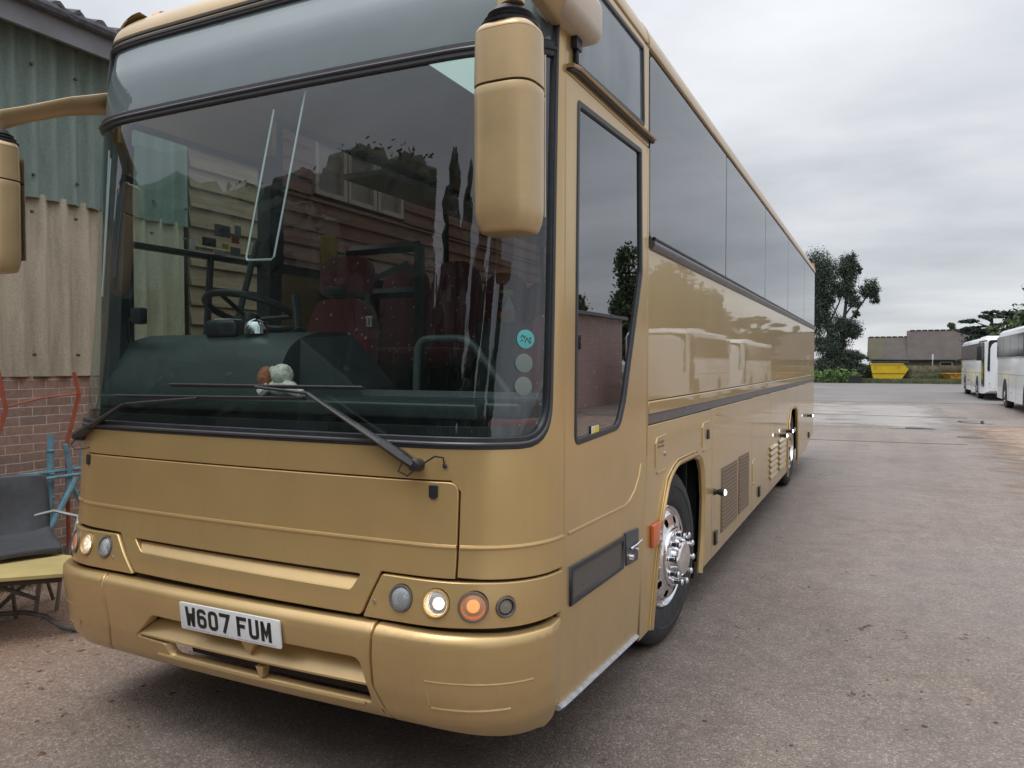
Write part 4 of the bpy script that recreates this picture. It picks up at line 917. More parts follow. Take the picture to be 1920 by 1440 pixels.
# far side
def far(name, mt, p, holes=(), **k_): return panel(name, coach, mt, mir(p), [mir(h) for h in holes], **k_)
fx = S+.005
far('offside_lower_panel', GLOSS, [(fx, sk+.1), (RE, .4), (RE, 1.40), (fx, 1.40)])
dwd = [(Sx(1.57), 1.60), (Sx(2.54), 1.60), (Sx(2.54), 2.90), (Sx(1.57), 2.90)]
far('offside_cab_panel', GOLD, [(fx, 1.41), (Sx(2.63), 1.41), (Sx(2.63), 3.235), (fx, 3.235)], [dwd])
far('driver_window', CLEAR, shrink(dwd, .0), off=-.006, depth=.004, bev=.001)
q = MB()
for a, b in (((Sx(1.57), 2.275), (Sx(2.54), 2.275)), ((Sx(2.05), 1.60), (Sx(2.10), 2.27))): bead(q, [(-a[0], a[1]), (-b[0], b[1])], .020, -.015)
bead(q, mir(rounded([(*p, .05) for p in dwd], .05, 4)), .018, -.01, closed=True); q.build('driver_window_frame', RUB, coach)
far('offside_belt_panel', GLOSS, [(Sx(2.637), 1.41), (RE, 1.41), (RE, 2.238), (Sx(2.637), 2.238)])
far('window_carrier', RUB, [(Sx(2.632), 2.24), (RE, 2.24), (RE, 3.24), (Sx(2.632), 3.24)], [[(a+.04, 2.30), (b-.04, 2.30), (b-.04, 3.19), (a+.04, 3.19)] for a, b in zip(dv_, dv_[1:])], off=-.012)
OFFG = glass('offside_tinted_glass', (.32, .27, .255), 1.6)
for a, b in zip(dv_, dv_[1:]): far('side_window', OFFG, [(a+.01, 2.295), (b-.01, 2.295), (b-.01, 3.222), (a+.01, 3.222)], off=-.002, depth=.006, bev=.002)
# rear wall
MB().box((-1.24, 12.08, .5), (1.24, 12.1, 2.3)).box((-1.24, 12.08, 3.2), (1.24, 12.1, 3.40)).box((-1.24, 12.08, 2.301), (-1.0, 12.1, 3.199)).box((1.0, 12.08, 2.301), (1.24, 12.1, 3.199)).build('rear_panel', GLOSS, coach, smooth=0)
MB().box((-1.0, 12.085, 2.3), (1.0, 12.095, 3.2)).build('rear_window', SIDEG, coach, smooth=0)
# underside and wheel wells
UND = mat('underbody_black', (.012, .012, .012), .9)
q = MB(); q.box((-1.2, .40, .36), (1.2, 1.66, .40)).box((-1.2, 2.9, .36), (1.2, 9.9-1.2, .42)).box((-1.2, 9.35, .40), (1.2, 12.0, .45))
q.box((-1.2, 1.62, .30), (1.2, 1.64, 1.34)).box((.55, 1.64, 1.12), (1.22, 2.98, 1.16)).box((.53, 1.64, .3), (.55, 2.98, 1.12)).box((-1.2, 2.92, .30), (1.2, 2.94, 1.34))
q.box((.5, 7.86, 1.10), (1.22, 9.32, 1.14)).box((.48, 7.86, .3), (.5, 9.32, 1.1)).box((-1.2, 7.84, .3), (1.2, 7.86, 1.3)).box((-1.2, 9.33, .3), (1.2, 9.35, 1.3))
q.box((1.16, 2.70, .30), (1.18, 2.72, 1.2)).build('underbody', UND, coach, smooth=0)
q = MB(); q.box((.62, 1.66, .95), (.9, 1.75, 1.1)); q.tube([(.85, 2.65, .4), (.85, 2.72, 1.1)], .05, 10); q.tube([(1.05, 2.80, .3), (1.05, 2.82, 1.0)], .03, 8); q.build('suspension', mat('oily_grey', (.05, .05, .055), .6, noise=.3), coach)
q = MB(); q.box((.86, 2.86, .20), (1.2, 2.87, .62)); q.build('mud_flap', RUB, coach)
# wheels
TYRE = mat('tyre_rubber', (.030, .030, .032), .75, noise=.25, nscale=25, bump=.0015, bscale=90)
def wheel(cx_, cy_, cz_, steer=0, lean=0, R=.515, wd=.28, front=True):
    # axle along +x local z
    M_ = T(cx_, cy_, cz_) @ rot('Z', -steer) @ rot('Y', 90)
    wh = MB(); h = wd/2
    prof = [(.29, -h+.02), (R*.8, -h), (R-.03, -h+.015), (R, -h+.05)]
    for g in (-.07, -.025, .025, .07): prof += [(R, g-.012), (R-.012, g-.008), (R-.012, g+.008), (R, g+.012)]
    prof += [(R, h-.05), (R-.012, h-.028), (R-.035, h-.012), (R-.04, h-.008), (R*.86, h+.004), (R*.80, h+.006), (R*.79, h+.002), (R*.68, h), (.305, h-.018), (.295, h-.03)]
    wh.lathe(prof, M_, 64); w_ = MB()
    w_.lathe([(.05, -h+.1), (.06, .0)], M_, 12)
    root = bpy.data.objects.new('wheel', None); COL.objects.link(root); root.parent = coach; root.matrix_parent_inverse = Matrix.Translation(-root_loc(coach)); 
    def ln(o): o.parent = root; o.matrix_parent_inverse = Matrix.Identity(4); return o
    ln(wh.build('tyre', TYRE, None))
    b0 = h-.03
    q = MB()
    # rim trim with real oval holes
    seg = 120; nh = 10; r_in, r_out = .186, .244
    q.lathe([(.302, b0-.01), (.300, b0+.014), (.292, b0+.022), (.283, b0+.016), (.272, b0+.006), (.258, b0+.018), (r_out, b0+.034)], M_, seg)
    zi = (b0+.034, b0+.052)
    ring_o = [(r_out, 2*math.pi*j/seg) for j in range(seg)]; vs = []; fs = []
    rad = [r_out+(r_in-r_out)*i/9 for i in range(10)]
    for ri in rad:
        zz = zi[0]+(zi[1]-zi[0])*(r_out-ri)/(r_out-r_in)
        for j in range(seg):
            a = 2*math.pi*j/seg; vs.append(M_ @ Vector((ri*math.cos(a), ri*math.sin(a), zz)))
    for i in range(9):
        for j in range(seg):
            if ((i-4)/3.6)**2+(((j % (seg//nh))-5.5)/2.3)**2 < 1: continue
            fs.append((i*seg+j, i*seg+(j+1) % seg, (i+1)*seg+(j+1) % seg, (i+1)*seg+j))
    q.add(vs, fs)
    if front: pr = [(r_in, b0+.052), (.180, b0+.056), (.172, b0+.062), (.168, b0+.075), (.160, b0+.080), (.110, b0+.082), (.105, b0+.092), (.100, b0+.122), (.088, b0+.132), (.0005, b0+.136)]
    else: pr = [(r_in, b0+.052), (.175, b0+.02), (.165, b0-.10), (.13, b0-.11), (.12, b0-.02), (.10, b0), (.0005, b0+.004)]
    q.lathe(pr, M_, seg)
    ln(q.build('rim', CHROME, None, smooth=30))
    q = MB(); q.lathe([(.27, b0-.02), (.0005, b0-.02)], M_, 32); ln(q.build('wheel_disc', UND, None))
    if front:
        for k2 in range(10):
            a = 2*math.pi*(k2+.3)/10; Mn = M_ @ T(.138*math.cos(a), .138*math.sin(a), b0+.080)
            q = MB(); q.lathe([(.019, 0), (.019, .006), (.0155, .010), (.015, .040), (.019, .044), (.019, .056), (.012, .063), (.0005, .065)], Mn, 14)
            ln(q.build('wheel_nut', CHROME, None))
    return root
wheel(1.065, 2.17, .515, steer=6)
wheel(-1.10, 2.17, .515, steer=7, front=False)
wheel(1.08, 8.62, .515, front=False); wheel(-1.08, 8.62, .515, front=False)

# --- mirrors
def mirror(sg, cx_, cy_, zt, zb, w_, dpt, armpts, armr, flat=.8, tall=1.25):
    root = bpy.data.objects.new('mirror', None); COL.objects.link(root); root.parent = coach; root.matrix_parent_inverse = Matrix.Translation(-root_loc(coach))
    def ln(o): o.parent = root; o.matrix_parent_inverse = Matrix.Identity(4); return o
    def housing(z0, z1, taper0, taper1, rb, rt):
        q = MB(); rows = []; n = 36; K = 14
        for i in range(K+1):
            t = i/K; z = z0+(z1-z0)*t; sc_ = taper0+(taper1-taper0)*t
            e0 = max(0, 1-(z-z0)/rb) if rb else 0; e1 = max(0, 1-(z1-z)/rt) if rt else 0
            k = sc_*math.sqrt(max(.0, 1-.30*e0**2.6))*math.sqrt(max(0, 1-.2*e1**2))
            row = []
            for j in range(n):
                a = 2*math.pi*j/n; c, s = math.cos(a), math.sin(a); p = 2/3.2
                x = math.copysign(abs(c)**p, c)*w_/2; y = math.copysign(abs(s)**p, s)*dpt/2
                if y > 0: y *= .75
                row.append((cx_+x*k, cy_+y*k, z))
            rows.append(row)
        vs = [v for r_ in rows for v in r_]; fs = [(i*n+j, i*n+(j+1) % n, (i+1)*n+(j+1) % n, (i+1)*n+j) for i in range(K) for j in range(n)]
        fs += [tuple(reversed(range(n))), tuple(range(K*n, (K+1)*n))]; q.add(vs, fs); return q
    zs = zt-(zt-zb)*.29
    h1 = housing(zb, zs-.003, .985, 1.0, .09, 0).build('housing', GOLDM, None, smooth=50, bevel=.012); ln(h1)
    ln(housing(zs+.001, zt-.024, 1.0, .975, 0, 0).build('housing_cap', GOLDM, None, smooth=50))
    ln(housing(zt-.022, zt, .965, .93, 0, .02).build('housing_lid', GOLDM, None, smooth=50))
    q = MB(); q.box((cx_-w_*.42, cy_+dpt*.385, zb+.06), (cx_+w_*.42, cy_+dpt*.40, zt-.06)); ln(q.build('mirror_glass', CHROME, None, smooth=0))
    q = MB(); M_ = T(cx_, cy_, zt); q.lathe([(.088, 0), (.090, .008), (.074, .016), (.080, .024), (.064, .032), (.070, .040), (.058, .048), (.05, .06)], M_, 28); ln(q.build('gaiter', RUB, None))
    q = MB(); q.tube(armpts, armr, 16, sx=flat, sy=tall); ln(q.build('arm', GOLDM, None, smooth=60))
    return root, ln
r1, ln1 = mirror(1, 1.30, -.15, 2.655, 2.040, .200, .19, [(1.30, -.15, 2.72), (1.30, -.15, 2.80), (1.30, -.12, 2.88), (1.29, -.02, 2.935), (1.28, .15, 2.95), (1.27, .34, 2.955)], [.05, .052, .058, .062, .066, .070])
q = MB(); q.rbox((1.19, .25, 2.885), (1.335, .62, 3.06), .045, 5)
ln1(q.build('arm_bracket', mat('bracket_cream_paint', (.55, .46, .37), .45, noise=.06, nscale=8), None))
q = MB(); q.box((1.25, .47, 2.84), (1.275, .53, 2.89)).tube([(1.262, .50, 2.84), (1.262, .50, 2.79)], .010, 8); ln1(q.build('hinge_block', RUB, None, bevel=.004))
mirror(-1, -1.375, -.10, 2.665, 2.070, .205, .19, [(-1.385, -.10, 2.715), (-1.385, -.10, 2.745), (-1.375, -.07, 2.785), (-1.345, .03, 2.835), (-1.30, .2, 2.915), (-1.25, .42, 2.99)], [.045, .048, .042, .036, .040, .050], .45, 1.45)
# roof marker lamp
q = MB(); q.rbox((-1.075, .50, 3.385), (-.995, .57, 3.45), .012, 3); mk = q.build('roof_marker_lamp', mat('brown_lamp', (.22, .10, .06), .3), coach)
q = MB(); q.rbox((-1.055, .492, 3.41), (-1.01, .50, 3.44), .006, 2); q.build('lamp_lens', mat('orange_glow', (1, .5, .2), .3, emit=.35, ecol=(1, .45, .15)), mk)

# --- interior
MB().box((-1.22, 1.9, 1.22), (1.22, 12.05, 1.26)).box((-1.22, .35, .95), (-.15, 1.899, .99)).box((-.149, .45, .45), (1.22, 1.899, .49)).box((-.15, 1.88, .49), (1.22, 1.899, 1.22)).build('floor', mat('dark_floor', (.03, .032, .034), .6), coach, smooth=0)
q = MB(); q.box((-1.15, .75, 3.36), (1.15, 12.05, 3.38))
q.box((-1.20, 2.2, 2.98), (-.85, 12, 3.02)).box((.85, 2.2, 2.98), (1.20, 12, 3.02)); q.build('ceiling', LGREY, coach, smooth=0)
q = MB(); q.box((-1.2, .35, 1.0), (-1.235, 2.0, 1.58)).box((-1.21, 2.0, 1.26), (-1.235, 12.0, 2.27)).box((1.21, 1.6, 1.26), (1.235, 12.0, 2.27)); q.build('side_lining', mat('lining_dark', (.05, .055, .06), .8), coach, smooth=0)
# dash cowl
def extr(mb, prof, x0, x1): # prof (y,z)
    n = len(prof); mb.add([(x0, y, z) for y, z in prof]+[(x1, y, z) for y, z in prof], [tuple(range(n)), tuple(reversed(range(n, 2*n)))]+[(i, n+i, n+(i+1) % n, (i+1) % n) for i in range(n)])
dp = rounded([(.22, 1.0, 0), (.22, 1.42, .02), (.25, 1.55, .05), (.33, 1.74, .10), (.52, 1.795, .03), (.74, 1.80, .03), (.80, 1.70, .02), (.80, 1.0, 0)], .03, 6)
q = MB(); extr(q, dp, -1.13, -.02)
dash = q.build('dashboard', DASH, coach, smooth=40)
q = MB(); q.add([(-.019, .36, 1.0), (-.019, .80, 1.0), (.12, .95, 1.0), (-.019, .40, 1.765), (-.019, .78, 1.79), (.10, .95, 1.55), (.22, .60, 1.0), (.2, .60, 1.5)],
      [(0, 3, 7, 6), (3, 4, 5, 7), (6, 7, 5, 2), (4, 1, 2, 5), (0, 6, 2, 1), (0, 1, 4, 3)]); q.build('dash_end', DASH, dash, smooth=0, bevel=.008)
q = MB(); q.rbox((-1.02, .14, 1.44), (1.02, .24, 1.503), .012, 3); q.rbox((-1.15, .235, 1.445), (1.15, .42, 1.505), .015, 3); q.rbox((.1, .42, 1.44), (1.2, .60, 1.50), .015, 3); q.build('screen_shelf', DASH, coach)
q = MB(); q.box((-.10, .585, 1.502), (1.18, .595, 1.53)); q.build('shelf_trim', STEEL, coach, smooth=0)
# steering wheel
WM = T(-.76, .86, 1.93) @ rot('X', -20)
q = MB(); q.tube([WM @ Vector((.245*math.cos(a), .245*math.sin(a), 0)) for a in [2*math.pi*i/40 for i in range(40)]], .019, 10, closed=True)
q.lathe([(.0005, .02), (.055, .015), (.06, -.03)], WM @ T(0, 0, -.04), 20)
for a in (20, 160, 270): q.tube([WM @ Vector((.05*math.cos(R_(a)), .05*math.sin(R_(a)), -.04)), WM @ Vector((.235*math.cos(R_(a)), .235*math.sin(R_(a)), 0))], .012, 8)
q.tube([WM @ Vector((0, 0, -.05)), (-.76, .70, 1.6)], .03, 10); q.tube([(-.40, .80, 1.99), (-.30, .70, 1.82), (-.27, .68, 1.80)], [.022, .016, .03], 10); q.build('steering_wheel', PLAS, coach)
def seat(x, y, zf, h=1.12, w=.46, head=True, mt=SEAT, plinth=True, wing=False):
    q = MB(); A = rot('X', -8)
    q.rbox((x-w/2, y-.25, zf+.38), (x+w/2, y+.24, zf+.52), .05, 4)
    M_ = T(x, y+.24, zf+.45) @ A
    q.rbox((-w/2, -.055, 0), (w/2, .055, h-.62+ (0 if head else .2)), .05, 4, M_)
    if head:
        q.rbox((-w*.40, -.06, h-.66), (w*.40, .045, h-.40), .05, 4, M_)
    o_ = q.build('passenger_seat' if plinth else 'driver_seat', mt, coach, smooth=60)
    return o_
def coach_seat(x, y, zf):   # tall rounded coach seat
    q = MB(); q.rbox((x-.215, y-.24, zf+.36), (x+.215, y+.20, zf+.50), .045, 4)
    M_ = T(x, y+.22, zf+.42) @ rot('X', -9); out_ = [(-.205, 0), (.205, 0), (.215, .45), (.17, .66), (.09, .73), (-.09, .73), (-.17, .66), (-.215, .45)]
    pr = rounded([(a, b, .07) for a, b in out_], .07, 4); q.prism([(a, b) for a, b in pr], .10, M_ @ rot('X', 90) @ T(0, 0, -.05))
    return q.build('passenger_seat', SEAT, coach, smooth=50, bevel=.018)
for i, y_ in enumerate([2.35, 3.15, 3.95, 4.75, 5.55, 6.35, 7.2, 8.0, 8.8]):
    for x_ in (-.97, -.52, .52, .97): coach_seat(x_, y_, 1.26)
ds = MB(); M_ = T(-.70, 1.50, 1.45) @ rot('X', -8)
ds.rbox((-.95, 1.02, 1.36), (-.45, 1.50, 1.50), .05, 4)
ds.prism([p for p in rounded([(-.25, 0, .04), (.25, 0, .04), (.235, .45, .05), (.17, .60, .08), (-.17, .60, .08), (-.235, .45, .05)], .05, 4)], .12, M_ @ rot('X', 90) @ T(0, 0, -.06))
ds.prism([p for p in rounded([(-.17, .63, .03), (.17, .63, .03), (.18, .80, .05), (.13, .87, .06), (-.13, .87, .06), (-.18, .80, .05)], .05, 4)], .11, M_ @ rot('X', 90) @ T(0, 0, -.055))
ds.build('driver_seat', SEAT, coach, smooth=50, bevel=.015)
MB().rbox((-.86, 1.1, .98), (-.54, 1.45, 1.36), .02, 2).rbox((-.78, 1.46, 2.06), (-.62, 1.50, 2.12), .01, 2).build('seat_base', PLAS, coach)
# courier seat
q = MB(); M_ = T(.93, 1.15, 1.42) @ rot('X', -6)
q.prism(rounded([(-.21, 0, .04), (.21, 0, .04), (.205, .36, .05), (.13, .47, .07), (-.13, .47, .07), (-.205, .36, .05)], .05, 4), .10, M_ @ rot('X', 90) @ T(0, 0, -.05)); q.rbox((.72, .78, 1.30), (1.14, 1.12, 1.40), .03, 3)
q.build('courier_seat', SEAT, coach, smooth=50, bevel=.015)
# partition frame behind driver, handrail
q = MB()
for a, b in (((-.98, 2.0, 2.42), (-.42, 2.0, 2.42)), ((-.42, 2.0, 2.42), (-.42, 2.0, 1.26)), ((-.98, 2.0, 2.42), (-.98, 2.0, 1.26)), ((-.98, 2.0, 2.12), (-.42, 2.0, 2.12))): q.tube([a, b], .035, 4)
q.build('partition_frame', FRAME, coach, smooth=0)
q = MB(); hr = rounded([(.335, 1.47, 0), (.345, 1.765, .07), (.62, 1.765, .07), (.86, 1.47, 0)], .07, 6)
q.tube([(a, .80, b) for a, b in hr], .018, 12); q.build('handrail', mat('green_grey_rail', (.08, .10, .10), .4), coach)
q = MB(); q.tube([(-.46, 1.93, 2.3), (-.55, 1.6, 2.15), (-.46, 1.55, 1.5)], .022, 4, sx=.2); q.build('seat_belt', mat('belt_grey', (.09, .10, .11), .8), coach)
q = MB(); q.box((-.485, 1.50, 1.92), (-.435, 1.51, 1.935)).box((-.477, 1.50, 1.88), (-.467, 1.51, 1.919)).box((-.453, 1.50, 1.88), (-.443, 1.51, 1.919)).box((-.477, 1.50, 1.87), (-.443, 1.51, 1.879)); q.build('belt_buckle', mat('white_metal', (.8, .8, .8), .3, .3), coach, smooth=0)
# cab pillars, blind rods
q = MB(); q.tube([(-1.13, .30, 1.5), (-1.14, .38, 2.75)], .05, 6); q.tube([(-1.19, 1.42, 1.3), (-1.19, 1.46, 2.95)], .075, 4); q.tube([(-.98, .92, 1.75), (-1.15, 1.3, 2.4)], .02, 8); q.build('cab_pillar', mat('cab_black', (.02, .022, .026), .6), coach)
ROD = mat('pale_rod', (.62, .66, .66), .3, .4)
q = MB(); q.tube([skin(.0, 2.72, -.05), skin(-.10, 2.10, -.05), skin(-.095, 2.085, -.05)], .0045, 6); q.tube([skin(.165, 2.78, -.05), skin(.055, 2.09, -.05), skin(.04, 2.08, -.05), skin(-.095, 2.085, -.05)], .0045, 6); q.build('blind_rod', ROD, coach)
q = MB(); q.tube([skin(-1.17, 2.70, -.04), skin(-1.22, 1.98, -.04), skin(-1.15, 1.975, -.04), skin(-1.11, 2.65, -.04)], .0045, 6); q.build('blind_rod', ROD, coach)
MB().rbox((-1.215, .30, 1.84), (-1.12, .34, 1.90), .008, 2).tube([(-1.08, .36, 1.79), (-1.0, .30, 1.86), (-.93, .30, 1.88)], .012, 6).rbox((-.96, .27, 1.84), (-.90, .32, 1.92), .01, 2).build('phone_cradle', PLAS, coach)
# notices on the driver's window
for (y_, z_, w_, h2, c_) in ((1.00, 2.36, .10, .05, (.03, .03, .03)), (1.08, 2.30, .09, .04, (.5, .5, .48)), (1.20, 2.40, .06, .04, (.4, .08, .06)), (1.20, 2.33, .08, .05, (.2, .2, .2)), (1.12, 2.35, .05, .03, (.55, .5, .05)), (1.10, 2.44, .12, .07, (.13, .13, .15)), (.88, 2.33, .035, .06, (.75, .78, .76)), (1.22, 2.46, .05, .06, (.3, .3, .3))):
    MB().box((-1.232, y_-w_/2, z_-h2/2), (-1.229, y_+w_/2, z_+h2/2)).build('window_notice', mat('notice_%d_%d' % (int(c_[0]*100), int(c_[2]*100)), c_, .7), coach, smooth=0)
# dash fittings
q = MB(); q.rbox((-.66, .44, 1.775), (-.46, .60, 1.86), .02, 3); tg = q.build('ticket_machine', PLAS, coach)
MB().rbox((-.60, .455, 1.861), (-.50, .53, 1.865), .001, 1).build('ticket_slip', mat('slip_white', (.6, .65, .63), .5), tg)
q = MB(); q.lathe([(.055, 0), (.055, .03), (.045, .055), (.02, .07), (.0005, .072)], T(-.36, .48, 1.79), 24); q.build('dash_dome', CHROME, coach)
q = MB(); q.rbox((-1.05, 1.75, 2.24), (-.93, 1.80, 2.50), .02, 2); q.build('curtain', mat('yellow_cloth', (.55, .33, .05), .9), coach)
MB().box((-.02, 1.45, 3.352), (.42, 2.1, 3.356)).build('skylight', mat('skylight_glow', (.6, .8, .75), .5, emit=.35, ecol=(.7, .9, .85)), coach, smooth=0)  # panel glows in place of daylight through the hatch; the roof above is closed

# things lying in the cab
toy = thing('soft_toy', 'small pale grey soft toy with a brown head slumped behind the windscreen', 'soft toy', (0, .27, 1.506))
FLE = mat('grey_fleece', (.60, .58, .50), .95, noise=.25, nscale=60, bump=.006, bscale=90); BRF = mat('brown_fleece', (.34, .12, .06), .95, noise=.3, nscale=60, bump=.006, bscale=90)
q = MB()
def blob(mb, p, r, k=16):
    g = [(0.0005 if i in (0, 8) else r[0]*math.sin(math.pi*i/8), -r[2]*math.cos(math.pi*i/8)) for i in range(9)]
    mb.lathe(g, T(*p) @ Matrix.Diagonal((1, r[1]/r[0], 1, 1)), k); return mb
blob(q, (.0, .27, 1.545), (.075, .05, .040)); q.tube([(.04, .25, 1.55), (.10, .235, 1.535), (.145, .23, 1.52)], [.030, .026, .018], 10); q.tube([(-.05, .24, 1.55), (-.085, .22, 1.52)], .020, 8)
q.build('body', FLE, toy)
q = MB(); blob(q, (-.085, .265, 1.585), (.042, .04, .052)); q.build('head', BRF, toy)
q = MB(); blob(q, (.005, .262, 1.600), (.052, .045, .048)); blob(q, (.035, .25, 1.625), (.018, .014, .018)); blob(q, (-.035, .25, 1.62), (.018, .014, .018)); q.build('hood', FLE, toy)
sb = thing('spray_bottle', 'clear spray bottle with yellow trigger standing inside the coach', 'spray bottle', (.16, 2.15, 1.90))
MB().rbox((.05, 1.9, 1.26), (.40, 2.6, 1.90), .02, 2).build('console_box', FRAME, coach)
MB().lathe([(.0005, 0), (.042, .002), (.045, .03), (.042, .09), (.022, .14), (.014, .165), (.014, .18)], T(.16, 2.15, 1.90), 16).build('bottle', mat('bottle_plastic', (.45, .55, .5), .3), sb)
MB().rbox((.118, 2.101, 1.935), (.2, 2.106, 1.985), .001, 1).build('label_patch', mat('orange_label', (.7, .25, .06), .5), sb)
MB().rbox((.13, 2.135, 2.08), (.19, 2.165, 2.12), .008, 2).rbox((.10, 2.14, 2.10), (.135, 2.16, 2.12), .005, 2).tube([(.14, 2.15, 2.09), (.125, 2.15, 2.05)], .006, 6).build('trigger', mat('yellow_plastic', (.65, .55, .05), .4), sb)

# =================================================================== TREES AND PLANTS
def leaf_mat(name, c, c2, sc_=1.5):
    M = bpy.data.materials.new(name); M.use_nodes = True; t = M.node_tree; b = t.nodes['Principled BSDF']; A = t.nodes.new; K = t.links.new
    co = A('ShaderNodeTexCoord'); n = A('ShaderNodeTexNoise'); n.inputs['Scale'].default_value = sc_; n.inputs['Detail'].default_value = 5; K(co.outputs['Object'], n.inputs['Vector'])
    r = A('ShaderNodeValToRGB'); e = r.color_ramp.elements; e[0].position = .35; e[0].color = (*c, 1); e[1].position = .65; e[1].color = (*c2, 1)
    K(n.outputs['Fac'], r.inputs[0]); K(r.outputs[0], b.inputs['Base Color']); b.inputs['Roughness'].default_value = .7
    return M
LEAFD = leaf_mat('dark_conifer_needles', (.030, .048, .036), (.070, .098, .066))
LEAFM = leaf_mat('green_leaves', (.035, .06, .025), (.08, .115, .045))
LEAFB = leaf_mat('hedge_leaves', (.08, .15, .045), (.16, .25, .08))
VERGE = leaf_mat('verge_blades', (.07, .085, .04), (.15, .155, .08))
BARK = mat('bark', (.06, .05, .042), .95, noise=.3, nscale=12)
def leaves(name, parent, clumps, n, size, mt, seed=0, flat=1.0, core=0):
    r = np.random.default_rng(seed); tot = []
    wts = np.array([c[1][0]*c[1][1]*c[1][2] for c in clumps])**.75; wts /= wts.sum()
    for (c, rad), k in zip(clumps, (wts*n).astype(int)):
        sub = max(3, k//60); sc0 = r.normal(size=(sub, 3)); sc0 /= np.linalg.norm(sc0, axis=1)[:, None]; sc0 *= (r.random((sub, 1))**.45)*.86
        idx = r.integers(sub, size=k); p = sc0[idx]+r.normal(size=(k, 3))*.15
        tot.append(p*np.array(rad)+np.array(c))
    P = np.concatenate(tot); k = len(P)
    u = r.normal(size=(k, 3)); u /= np.linalg.norm(u, axis=1)[:, None]; v = np.cross(u, r.normal(size=(k, 3))); v /= np.linalg.norm(v, axis=1)[:, None]
    if flat < 1: u[:, 2] *= flat; v[:, 2] *= flat
    s = size*(.5+r.random((k, 1)))
    V = np.stack([P-u*s, P+v*s*.6, P+u*s, P-v*s*.6], 1).reshape(-1, 3)
    if core:   # opaque knobbly lumps added inside each clump to block sky showing through
        add = []
        for c, rad in clumps:
            A_ = 14; B_ = 8; g = np.zeros((B_+1, A_+1, 3))
            for i in range(B_+1):
                for j in range(A_+1):
                    th_ = math.pi*i/B_; ph_ = 2*math.pi*(j % A_)/A_; kk = core*(1+.16*math.sin(5*ph_+i*1.7)*math.sin(th_))
                    g[i, j] = (c[0]+rad[0]*kk*math.sin(th_)*math.cos(ph_), c[1]+rad[1]*kk*math.sin(th_)*math.sin(ph_), c[2]+rad[2]*kk*math.cos(th_))
            add.append(np.stack([g[:-1, :-1], g[:-1, 1:], g[1:, 1:], g[1:, :-1]], 2).reshape(-1, 3))
        V = np.concatenate([V]+add); k = len(V)//4
    me = bpy.data.meshes.new(name); me.vertices.add(4*k); me.vertices.foreach_set('co', V.ravel()); me.loops.add(4*k); me.loops.foreach_set('vertex_index', np.arange(4*k, dtype=np.int32))
    me.polygons.add(k); me.polygons.foreach_set('loop_start', np.arange(0, 4*k, 4, dtype=np.int32)); me.polygons.foreach_set('loop_total', np.full(k, 4, dtype=np.int32)); me.update()
    return link(name, me, parent, [mt])
def tree(label, loc, trunks, clumps, n, size, mt, seed, group=None, cat='tree', name='tree', core=0):
    t = thing(name, label, cat, loc, group); L0 = Vector(loc); q = MB()
    for pts, r0, r1 in trunks:
        k = len(pts); q.tube([L0+Vector(p) for p in pts], [r0+(r1-r0)*i/(k-1) for i in range(k)], 8)
    q.build('trunk', BARK, t)
    leaves('crown', t, [((L0+Vector(c)), r) for c, r in clumps], n, size, mt, seed, core=core)
    return t
big = [((-2.2, 0, 8.2), (1.7, 1.5, 1.9)), ((-2.6, .3, 5.3), (1.6, 1.6, 1.8)), ((-.05, 0, 8.6), (.85, 1.0, 1.25)), ((-.25, 0, 7.2), (.9, .9, .8)), ((.15, 0, 9.4), (.45, .6, .6)),
       ((1.45, 0, 7.15), (.72, .8, .75)), ((1.85, .2, 6.5), (.4, .5, .55)), ((.35, 0, 6.3), (.65, .8, .55)), ((.75, .1, 8.7), (.3, .4, .35)), ((-.3, 0, 4.3), (1.2, 1.1, .85)), ((.35, 0, 4.0), (.7, .8, .55)),
       ((-1.3, 0, 3.0), (1.5, 1.2, .9)), ((.2, 0, 2.2), (1.1, 1.0, .45)), ((-.9, 0, 1.6), (1.6, 1.2, .8)), ((.95, 0, 2.1), (.5, .6, .25)), ((-1.5, 0, 6.4), (.7, .7, .7)), ((.55, .1, 5.3), (.35, .4, .3))]
tree('tall dark pine with two tops and a drooping right limb behind the gold coach', (-.45, 72, .02),
     [([(a*1.19, b, max(-.02, c*1.193-.3)) for a, b, c in p_], r0, r1) for p_, r0, r1 in [([(-.9, 0, 0), (-1.1, 0, 3), (-1.6, 0, 6), (-2.0, 0, 9)], .38, .08), ([(-.8, 0, 0), (-.4, 0, 3.2), (-.15, 0, 6), (0, 0, 9.3)], .28, .05), ([(-.35, 0, 3.8), (.4, 0, 5.2), (1.1, 0, 6.3), (1.6, 0, 7.1)], .12, .04), ([(-.2, 0, 5.2), (.3, 0, 6.0), (.4, 0, 6.6)], .09, .03), ([(-1.2, 0, 4.8), (-.6, 0, 6.2), (-.3, 0, 7.2)], .09, .03), ([(-.3, 0, 4.2), (-.9, 0, 5.6), (-1.3, 0, 6.8)], .07, .02), ([(0, 0, 6.6), (.5, 0, 7.6), (.7, 0, 8.6)], .06, .02)]],
     [((c[0]*1.193, c[1], c[2]*1.193-.32), (r[0]*1.28, r[1]*1.15, r[2]*1.28)) for c, r in big]+[((-2.6+i*.8, -.5, 1.0+.3*math.sin(i*2)), (.8, .7, .9)) for i in range(7)], 120000, .062, LEAFD, 11, cat='tree', name='pine_tree')
rc = random.Random(5); ced = []
for i in range(22):
    z = 1.9+i*.17; a = rc.random()*6.28; d = rc.uniform(.3, 2.4)*(1.0 if z < 4.4 else .7); ced.append(((d*math.cos(a), d*math.sin(a), z), (rc.uniform(.6, 1.1), rc.uniform(.5, .9), .16)))
